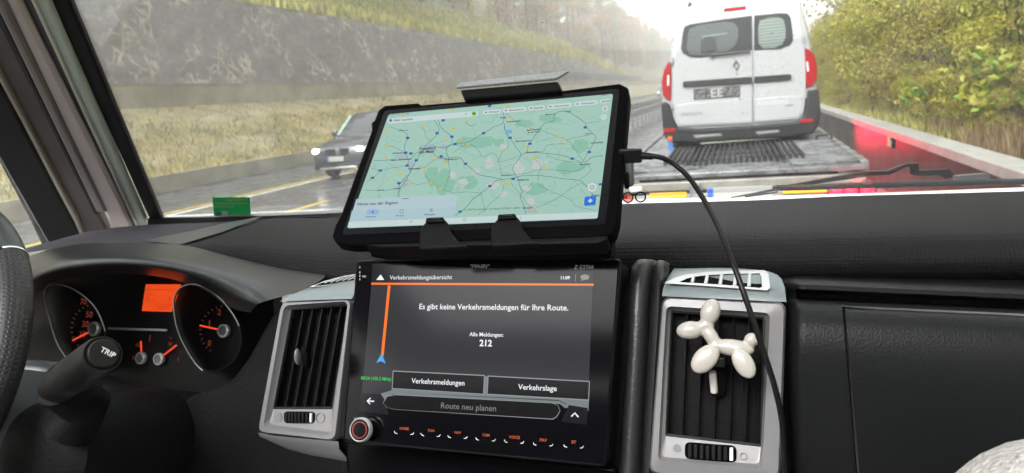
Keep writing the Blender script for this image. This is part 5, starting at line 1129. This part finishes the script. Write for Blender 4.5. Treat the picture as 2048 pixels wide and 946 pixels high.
def arc(a0, a1, n=40, rad=.192): return [P0 + (wu * math.cos(R(a0 + (a1 - a0) * i / n)) + wv_ * math.sin(R(a0 + (a1 - a0) * i / n))) * rad for i in range(n + 1)]
def rim(a0, a1, r, name, m, n=40):
    rows = []
    for i in range(n + 1):
        a = R(a0 + (a1 - a0) * i / n); o_ = wu * math.cos(a) + wv_ * math.sin(a); rows.append([P0 + o_ * (.192 + r * math.cos(t)) + wn * r * math.sin(t) for t in [k * 2 * math.pi / 20 for k in range(20)]])
    mb = MB(); mb.loft(rows, ring=True, cap0=True, cap1=True); o = mb.build(name, m, stw, smooth=60)
    at_ = o.data.attributes.new('hole', 'FLOAT_VECTOR', 'POINT')
    for i in range(n + 1):
        for k in range(20): at_.data[i * 20 + k].vector = ((.192 * R(a0 + (a1 - a0) * i / n)) / .0042, abs(k - 10) * 2 * math.pi / 20 * r / .0042, 0)
    return o
rim(-75, 42.0, .0165, 'leather_grip', m, 60); rim(138, 255, .0165, 'leather_grip', m, 60)
rim(42.1, 42.7, .017, 'chrome_ring', M_chrome, 4); rim(136.8, 137.9, .017, 'chrome_ring', M_chrome, 4)
rim(42.8, 136.7, .0162, 'rim_top', mat('rim_top_plastic', (.02, .026, .027), .35), 50); rim(255.1, 284.9, .0162, 'rim_bottom', MATS['rim_top_plastic'], 30)
for a in (0, 180, 270):
    o_ = wu * math.cos(R(a)) + wv_ * math.sin(R(a)); mb = MB(); mb.tube([P0 + o_ * .06 - wn * .015, P0 + o_ * .12 - wn * .012, P0 + o_ * .178 - wn * .004], [.022, .018, .012], 10); mb.build('spoke', M_dash_d, stw)
mb = MB(); mb.lathe([(.075, -.05), (.085, -.01), (.07, .006), (.02, .01), (.001, .01)], P0, wn, 28); mb.build('hub', M_dash_d, stw)
# ---- column stalk
st = thing('wiper_stalk', 'black wiper stalk with round TRIP button behind the steering wheel', 'stalk', tuple(EYE + ray(150, 750) * .53))
E0 = EYE + ray(206, 708) * .50; E1 = EYE + ray(108, 778) * .575; ax = (E0 - E1).normalized(); L = (E0 - E1).length; k_ = .5 / FPX
mb = MB(); mb.lathe([(33 * k_, 0), (40 * k_, L * .15), (41 * k_, L * .45), (39.5 * k_, L * .46), (40.5 * k_, L * .49), (40 * k_, L * .8), (38.5 * k_, L * .97), (36 * k_, L), (33 * k_, L * 1.0), (31 * k_, L * .985), (.0005, L * .985)], E1, ax, 32); mb.build('barrel', mat('stalk_plastic', (.007, .0072, .007), .4, spec=.2, bump='noise', bscale=900, bstr=.06), st)
mb = MB(); mb.lathe([(29.5 * k_, L * .98), (29.5 * k_, L * 1.015), (27 * k_, L * 1.025), (.0004, L * 1.028)], E1, ax, 32); bt_ = mb.build('trip_button', MATS['stalk_plastic'], st)
SF = Frame(E1 + ax * L * 1.032, 0, 0); SF.n = ax; SF.u = (Vector((1, 0, 0)) - ax * ax.x).normalized(); SF.v = SF.n.cross(SF.u)
if SF.v.z < 0: SF.v = -SF.v
c = SF.px(216, 705); mb = MB(); mb.text(SF, 'TRIP', 216, 705, 33, .0004, 0, .02); mb.build('lettering', mat('trip_white', (.6, .6, .6), .4), bt_, smooth=0, flat=True)
mb = MB()
for k in range(9):
    a = R(40 + k * 11); e1 = ax.orthogonal().normalized(); e2 = ax.cross(e1); up_ = Vector((0, 0, 1)) - ax * ax.z; up_.normalize(); sd_ = ax.cross(up_)
    o_ = up_ * math.sin(a) - sd_ * math.cos(a); mb.tube([E1 + ax * L * .2 + o_ * 40.5 * k_, E1 + ax * L * .38 + o_ * 41.2 * k_], .0004, 5)
mb.build('grip_ribs', MATS['stalk_plastic'], st)
q1 = EYE + ray(140, 860) * .60; mb = MB(); mb.tube([E1 + ax * L * .1, E1 + Vector((.004, .02, -.022)), q1], [.017, .02, .022], 16); mb.build('arm', M_dash_d, st)
c = EYE + ray(115, 905) * .62; col_ = thing('steering_column', 'dark steering column shroud below the wiper stalk', 'steering column', tuple(c))
mb = MB(); a2 = (P0 - c).normalized(); mb.lathe([(.052, -.12), (.05, -.02), (.045, .015), (.03, .022), (.001, .022)], c, Vector((.1, -.9, .35)), 28); mb.build('shroud', M_dash_d, col_)
mb = MB(); mb.prism([EYE + ray(x, y) * .66 for x, y in ((-200, 715), (60, 718), (112, 726), (118, 760), (100, 1000), (-200, 1000))], (0, .05, -.025)); mb.build('column_cover', mat('teal_dark_cover', (.016, .02, .021), .4), col_, bevel=.01)

# ---- instrument cluster
CF_ = Frame(tuple(at(260, 660, .735)), 0, 20)
clu = thing('instrument_cluster', 'dark instrument cluster with red needles and an orange display under the hood', 'instrument cluster', tuple(CF_.px(270, 650)))
M_tick = glow('tick_print', srgb(105, 62, 55), .7)
M_face = mat('dial_face', (.004, .004, .004), .5, spec=.2)
mb = MB(); mb.prism([CF_.px(x, y, -.002) for x, y in ((20, 540), (540, 540), (560, 830), (20, 830))], -CF_.n * .02); mb.build('face_plate', M_face, clu)
orl = glow('cluster_orange', srgb(235, 78, 28)); nd = glow('needle_red', srgb(240, 80, 40), 1.0); dr2 = glow('dial_print', srgb(120, 48, 38), .7); dr3 = glow('orange_dark', srgb(200, 55, 18), .9)
d = Disp(CF_, .003)
d.area([(295, 569), (366, 569), (347, 624), (287, 622)], orl); d.line([(293, 579), (352, 580)], 1, dr3, .0003); d.line([(290, 590), (312, 590)], 1, dr3); d.line([(288, 602), (312, 602)], 1, dr3); d.line([(310, 625), (311, 608), (352, 610)], 1, dr3)
for t_, x, y, wd in (('A', 302, 574, 6), ('31', 300, 585, 9), ('26', 299, 596, 9), ('96377', 330, 616, 26), ('5', 342, 598, 4)): d.text(t_, x, y, wd, dr3)
d.done('trip_display', clu)
mb = MB(); mb.tube([CF_.px(222, 657, .004), CF_.px(338, 660.5, .004)], .0017, 8); mb.build('silver_bar', mat('bar_silver', (.75, .72, .7), .35, .1), clu)
def gauge(hub, r, needle, nums, name):
    c = CF_.px(*hub, .002); rr_ = (CF_.px(hub[0] + r, hub[1]) - CF_.px(*hub)).length; d = Disp(CF_, .001)
    for t_, x, y, wd in nums: d.text(t_, x, y, wd, dr2, .02)
    n0 = Vector(nums[0][1:3] if nums else hub); 
    for k in range(13 if r > 10 else 6):      # scale ticks along the dial's left side
        a = R(100 + k * (11 if r > 10 else 16)); R0, R1 = (4.3 * r, 4.75 * r) if r > 10 else (3.0 * r, 3.5 * r)
        if r > 10: d.line([(hub[0] + R0 * math.cos(a), hub[1] - R0 * math.sin(a)), (hub[0] + R1 * math.cos(a), hub[1] - R1 * math.sin(a))], 1.1, M_tick)
    g = d.done(name, clu)
    mb = MB(); mb.lathe([(rr_, 0), (rr_ * .95, .004), (rr_ * .7, .005), (rr_ * .6, .004), (.0002, .0035)], c, CF_.n, 20); mb.build('needle_hub', M_silver, g); mb = MB(); mb.lathe([(rr_ * 1.02, 0), (rr_ * 1.02, .0045), (rr_ * .78, .006), (rr_ * .72, .005)], c, CF_.n, 24, cap=False); mb.build('hub_ring', MATS['hub_silver'] if 'hub_silver' in MATS else mat('hub_silver', (.7, .7, .7), .25, .2), g)
    dd = Disp(CF_, .0045); dd.line([needle[0], needle[1]], 3.4, nd); dd.done('needle', g)
gauge((194, 658), 11, ((150, 681), (188, 662)), [('70', 168, 603, 12), ('50', 180, 629, 13), ('30', 172, 648, 13), ('10', 167, 668, 11)], 'speed_dial')
gauge((452, 662), 11, ((404, 651), (446, 660)), [('2', 440, 624, 6.5), ('1', 420, 648, 2.6), ('0', 420, 686, 6.5), ('3', 470, 600, 6)], 'rev_dial')
gauge((287, 716), 9.5, ((287, 682), (288, 708)), [('1', 301, 676, 2), ('0', 268, 715, 4), ('1/2', 277, 690, 8)], 'fuel_dial')
gauge((323, 718), 9.5, ((358, 690), (330, 712)), [('C', 358, 718, 5), ('H', 343, 676, 4), ('90', 342, 688, 9)], 'temperature_dial')
for rimpx, hl in (([(88, 592), (95, 573), (112, 569), (133, 572), (160, 586), (188, 612), (205, 645), (212, 680), (205, 715), (180, 735), (145, 728), (116, 690), (101, 645)], 0), ([(347, 603), (356, 580), (372, 570), (392, 569), (415, 578), (438, 595), (460, 620), (478, 652), (482, 690), (465, 725), (430, 745), (398, 735), (368, 690), (352, 648)], 1)):
    P_ = smooth_path([Vector((x, y, 0)) for x, y in rimpx], 4, True); 
    fr_ = [CF_.px(p.x, p.y, 0) for p in P_]; cc = sum(fr_, Vector()) / len(fr_)
    A_ = []
    for p in P_: r_ = ray(p.x, p.y); A_.append(EYE + r_ * (.665 / r_.y))
    mb = MB(); mb.loft([[p for p in A_], [a_.lerp(cc + (f_ - cc) * .95, .95) for a_, f_ in zip(A_, fr_)]], ring=True); mb.build('dial_tube', M_face, clu)
    mb = MB(); mb.tube([a_ for a_ in A_[:int(len(A_) * .52)]] if 1 else A_, .0007, 6); mb.tube([A_[i] for i in range(int(len(A_) * .78), len(A_))] + [A_[0]], .0007, 6); mb.build('dial_rim', mat('rim_grey', (.5, .5, .48), .3, .2) if 'rim_grey' not in MATS else MATS['rim_grey'], clu)

# ---- sticker in the corner of the windscreen
stk = thing('windscreen_sticker', 'small green information sticker low on the left of the windscreen', 'sticker', tuple(G.px(462, 412)))
def sarea(px, w, m, name, parent, th=.0003): mb = MB(); mb.prism([G.px(x, y, w) for x, y in px], -G.n * th); return mb.build(name, m, parent)
m, tt, b = nodes('sticker_green'); b.inputs['Base Color'].default_value = (.03, .36, .16, 1); b.inputs['Roughness'].default_value = .6
tr_n = N(tt, 'ShaderNodeBsdfTranslucent'); tr_n.inputs[0].default_value = (.05, .5, .22, 1); mx = N(tt, 'ShaderNodeMixShader'); mx.inputs[0].default_value = .5; tt.links.new(b.outputs[0], mx.inputs[1]); tt.links.new(tr_n.outputs[0], mx.inputs[2]); tt.links.new(mx.outputs[0], tt.nodes['Material Output'].inputs['Surface'])
o = sarea([(425, 394), (500, 393.5), (502, 429), (428, 431)], .001, m, 'card', stk)
M_sl = mat('sticker_line', (.2, .6, .22), .6)
for p in ([(453, 397), (496, 396.5), (496, 400), (452, 401)], [(430, 404), (496, 403), (496, 407), (430, 408.5)], [(428, 410.5), (470, 410), (470, 413), (428, 414)]): sarea(p, .0016, M_sl, 'printed_line', o)
sarea([(433, 424), (443, 423.7), (443, 430), (433, 430.3)], .0016, mat('sticker_blue', (.1, .14, .3), .6), 'printed_flag', o); sarea([(443, 421), (456, 420.6), (456, 430), (444, 430.3)], .0016, mat('sticker_white', (.6, .65, .6), .6), 'printed_field', o)

# ---- tiny round glasses lying on the dashboard edge
gls = thing('glasses', 'tiny pair of round black rimmed glasses standing at the windscreen edge beside the tablet', 'glasses', tuple(at(1268, 398, 1.05)))
ga, gb_ = at(1256, 395, 1.05), at(1281, 394, 1.05); k_ = 1.0 / FPX
def circ(c, r): return [c + Vector((math.cos(a), 0, math.sin(a))) * r for a in [i * .3142 for i in range(20)]]
mb = MB()
for c in (ga, gb_): mb.tube(circ(c, 10.5 * k_), .0013, 6, closed=True)
mb.tube([ga + Vector((10 * k_, 0, .002)), (ga + gb_) / 2 + Vector((0, -.001, .004)), gb_ + Vector((-10 * k_, 0, .002))], .0013, 6)
for c, s_ in ((ga, -1), (gb_, 1)): mb.tube([c + Vector((s_ * 10 * k_, 0, .003)), c + Vector((s_ * 11 * k_, .03, .0))], .001, 6)
mb.build('rims', M_gloss, gls)
def lensmat(name, col):
    m, t, b = nodes(name); tp_ = N(t, 'ShaderNodeBsdfTransparent'); tp_.inputs[0].default_value = (*col, 1); g_ = N(t, 'ShaderNodeBsdfGlossy', Roughness=.05); mx = N(t, 'ShaderNodeMixShader'); mx.inputs[0].default_value = .06
    t.links.new(tp_.outputs[0], mx.inputs[1]); t.links.new(g_.outputs[0], mx.inputs[2]); t.links.new(mx.outputs[0], t.nodes['Material Output'].inputs['Surface']); return m
for c, m_ in ((ga, lensmat('reddish_lens', (.95, .25, .2))), (gb_, lensmat('clear_spectacle_lens', (.85, .87, .88)))):
    mb = MB(); mb.lathe([(10 * k_, 0), (7 * k_, -.0008), (.0003, -.0012)], c, (0, 1, 0), 20, cap=False); mb.build('lens', m_, gls)

# ---- white bonnet below the windscreen, and the wipers
bon = thing('camper_bonnet', 'white bonnet edge of the camper showing below the windscreen', 'bonnet', (.1, 1.3, 1.6))
bx = [305, 370, 430, 640, 900, 1100, 1245, 1440, 1737, 2048, 2400, 2700]; byl = [436, 434, 432, 429, 424, 412, 404.5, 401, 390, 383, 366, 353]; byt = [433, 431, 428.5, 426, 420, 407, 398, 394.5, 386, 374.5, 358, 345]
rows = [[at(x, y + 30, 1.125) for x, y in zip(bx, byl)], [at(x, y, 1.135) for x, y in zip(bx, byl)], [at(x, (y + y2) / 2, 1.17) for x, y, y2 in zip(bx, byl, byt)], [at(x, y, 1.22) for x, y in zip(bx, byt)]]
last = rows[-1]; rows += [[p + Vector((0, .15, -.045)) for p in last], [p + Vector((0, .45, -.22)) for p in last], [p + Vector((0, .7, -.5)) for p in last], [p + Vector((0, .75, -.9)) for p in last]]
mb = MB(); mb.loft(rows); mb.build('panel', mat('white_bonnet_paint', (.7, .71, .71), .3, coat=.4), bon, smooth=80)
wp = thing('windscreen_wiper', 'black windscreen wiper with folded arm resting low on the right of the windscreen', 'wiper', tuple(at(1800, 365, 1.15)))
M_wip = mat('wiper_black', (.01, .01, .011), .38)
yw = 1.15
mb = MB(); mb.tube([at(1553, 373, yw), at(1700, 369, yw), at(1900, 363, yw), at(2048, 360, yw), at(2300, 352, yw)], .0022, 8); mb.tube([at(1553, 378, yw), at(1700, 375, yw), at(1900, 369.5, yw), at(2048, 366.5, yw), at(2300, 360, yw)], .002, 8); mb.prism([at(x, y, yw - .002) for x, y in ((1551, 371), (1600, 370), (2048, 358.5), (2300, 350), (2300, 361), (2048, 368), (1600, 381), (1552, 382))], (0, .004, 0)); mb.build('blade', M_wip, wp)
mb = MB()
mb.prism([at(x, y, yw + .012) for x, y in ((1556, 374), (1640, 358), (1725, 343), (1775, 341), (1812, 327), (1838, 326), (1839, 341), (1898, 338), (1906, 345), (1914, 354), (1890, 358), (1880, 351), (1836, 352), (1820, 349), (1820, 334), (1812, 334), (1780, 350), (1725, 352), (1640, 366), (1560, 381))], (0, .007, 0)); mb.build('arm', M_wip, wp, bevel=.0008)
mb = MB(); mb.prism([at(x, y, yw + .004) for x, y in ((1908, 352), (1972, 347), (1980, 351), (1980, 358), (1910, 361))], (0, .012, 0)); mb.build('pivot_cap', mat('wiper_grey', (.1, .1, .105), .35), wp, bevel=.001)
w2 = thing('windscreen_wiper', 'tip of the second black wiper lying flat just right of the cable', 'wiper', tuple(at(1500, 388, 1.14)))
mb = MB(); mb.tube([at(1462, 395, 1.145), at(1500, 389, 1.145), at(1562, 377, 1.15), at(1640, 364, 1.18), at(1735, 350, 1.2)], [.001, .0018, .0022, .0025, .0025], 8); mb.build('blade', M_wip, w2)
mb = MB(); mb.tube([at(1490, 393.5, 1.14), at(1556, 384, 1.145)], .0015, 8); mb.build('rubber_lip', M_wip, w2)

# ---- passenger: only a fleece covered knee reaches into the picture
m, tt, b = nodes('pale_fleece'); b.inputs['Roughness'].default_value = .95; n_ = N(tt, 'ShaderNodeTexNoise', Scale=300.0, Detail=4.0); tt.links.new(coords(tt), n_.inputs['Vector'])
tt.links.new(ramp(tt, n_.outputs[0], [(.3, (.22, .21, .2)), (.7, (.42, .41, .38))]), b.inputs['Base Color']); bp = N(tt, 'ShaderNodeBump', Strength=.8); bp.inputs['Distance'].default_value = .004; tt.links.new(n_.outputs[0], bp.inputs['Height']); tt.links.new(bp.outputs[0], b.inputs['Normal'])
per = thing('person', 'seated passenger in pale fleece trousers with one knee in the lower right corner', 'person', (.5, -.2, 1.2))
kc = EYE + ray(2165, 1062) * .37
hip = Vector((.47, -.22, 1.26))
V = {'pel': hip, 'ch': hip + Vector((0, -.08, .3)), 'nk': hip + Vector((0, -.06, .52)), 'hd': hip + Vector((0, -.03, .68)),
     'lh': hip + Vector((-.1, .02, 0)), 'lk0': kc + Vector((.03, -.11, -.015)), 'lk': kc, 'lk1': kc + Vector((.0, .01, -.11)), 'la': kc + Vector((.0, .02, -.42)), 'lt': kc + Vector((0, .16, -.46)),
     'rh': hip + Vector((.1, .02, 0)), 'rk': kc + Vector((.22, 0, -.01)), 'ra': kc + Vector((.22, .02, -.43)), 'rt': kc + Vector((.22, .16, -.47)),
     'ls': hip + Vector((-.19, -.07, .45)), 'le': hip + Vector((-.24, .02, .2)), 'lw': hip + Vector((-.1, .2, .17)), 'rs': hip + Vector((.19, -.07, .45)), 're': hip + Vector((.24, .02, .2)), 'rw': hip + Vector((.1, .2, .17))}
RD = dict(pel=.15, ch=.15, nk=.06, hd=.1, lh=.095, lk0=.105, lk=.095, lk1=.08, la=.045, lt=.035, rh=.095, rk=.062, ra=.045, rt=.035, ls=.07, le=.045, lw=.03, rs=.07, re=.045, rw=.03)
ks = list(V); me = bpy.data.meshes.new('body'); me.from_pydata([V[k] - per.location for k in ks], [(ks.index(a), ks.index(b)) for a, b in (('pel', 'ch'), ('ch', 'nk'), ('nk', 'hd'), ('pel', 'lh'), ('lh', 'lk0'), ('lk0', 'lk'), ('lk', 'lk1'), ('lk1', 'la'), ('la', 'lt'), ('pel', 'rh'), ('rh', 'rk'), ('rk', 'ra'), ('ra', 'rt'), ('ch', 'ls'), ('ls', 'le'), ('le', 'lw'), ('ch', 'rs'), ('rs', 're'), ('re', 'rw'))], [])
bo = bpy.data.objects.new('body', me); sc.collection.objects.link(bo); bo.parent = per; me.materials.append(m)
bo.modifiers.new('skin', 'SKIN'); sv = me.skin_vertices[0].data
for i, k in enumerate(ks): sv[i].radius = (RD[k], RD[k])
sv[0].use_root = True
md = bo.modifiers.new('sub', 'SUBSURF'); md.levels = 3; md.render_levels = 3
rr = random.Random(12); mb = MB()
dgp = bpy.context.evaluated_depsgraph_get(); ev = bo.evaluated_get(dgp); near = [(ev.matrix_world @ v_.co, v_.normal.copy()) for v_ in ev.data.vertices if (ev.matrix_world @ v_.co - kc).length < .13]
for k in range(60):
    p, a = rr.choice(near); p = p + Vector((rr.gauss(0, .006), rr.gauss(0, .006), rr.gauss(0, .006))); a = a.normalized(); q = p + a * .005 + Vector((rr.gauss(0, .003), rr.gauss(0, .003), rr.gauss(0, .003))); mb.tube([p, p.lerp(q, .5) + a * .003, q], [.00014, .00012, .00006], 4)
o = mb.build('fleece_fibres', m, per); o['kind'] = 'stuff'
# ---- dark partition added behind the camera, unseen, for the radio to reflect
cp = thing('added_partition', 'dark partition added out of view to keep reflections in the radio dark', 'partition', (-.2, -1.1, 1.3))
mb = MB(); mb.box((-.2, -1.1, 1.45), (2.1, .05, 1.5)); mb.build('panel', mat('dark_partition', (.03, .03, .03), .8), cp, bevel=.01)

rf = thing('cab_roof', 'dark lined cab roof with an unseen opening added to let light into the cab', 'roof', (-.2, -.2, 2.3))  # gap over the seats is added, sized to set the light inside
mb = MB()
for x0, x1, y0, y1 in ((-1.2, .78, .02, .46), (-1.2, .78, -1.12, -.85), (-1.2, -.95, -.85, .02), (.3, .78, -.85, .02)): mb.box(((x0 + x1) / 2, (y0 + y1) / 2, 2.28), (x1 - x0, y1 - y0, .05))
mb.build('roof_lining', mat('roof_lining_grey', (.12, .12, .12), .8), rf)
# ---- passenger door and right pillar, just outside the photograph
pd = thing('passenger_door', 'dark passenger door beside the glovebox, just outside the view', 'door', (.74, .4, 1.2))
mb = MB(); mb.prism([(.70, -.6, .7), (.70, 1.12, .7), (.70, 1.12, 1.56), (.70, .9, 1.56), (.70, -.6, 1.46)], (.09, 0, 0)); mb.build('door_panel', M_dash_d, pd, bevel=.02)
mb = MB(); mb.prism([(.75, -.5, 1.47), (.75, .92, 1.56), (.75, .8, 1.95), (.75, .4, 2.25), (.75, -.5, 2.25)], (.004, 0, 0)); mb.build('window', M_sw, pd, smooth=0)
rp = thing('windscreen_pillar', 'grey trimmed pillar at the passenger end of the windscreen, just outside the view', 'pillar', (.72, .9, 1.8))
mb = MB(); mb.prism([brx + G.n * .004 + Vector((-.05, 0, 0)), brx + G.n * .004 + Vector((.04, 0, 0)), tr2 + G.n * .004 + Vector((.06, 0, 0)), tr2 + G.n * .004 + Vector((-.05, 0, 0))], G.n * .04); mb.build('trim_cover', M_pil_g, rp, bevel=.006)
# ---- damp air
m = bpy.data.materials.new('haze'); m.use_nodes = True; t = m.node_tree; t.nodes.clear()
pv = N(t, 'ShaderNodeVolumePrincipled'); pv.inputs['Color'].default_value = (.92, .93, .94, 1); pv.inputs['Density'].default_value = .0031; pv.inputs['Anisotropy'].default_value = .2
ou = N(t, 'ShaderNodeOutputMaterial'); t.links.new(pv.outputs[0], ou.inputs['Volume'])
mb = MB(); mb.box((-25, 370, 36.5), (470, 880, 75)); o = mb.build('haze', m, smooth=0); tag(o, 'thin grey drizzle haze over the motorway', 'haze', kind='stuff')
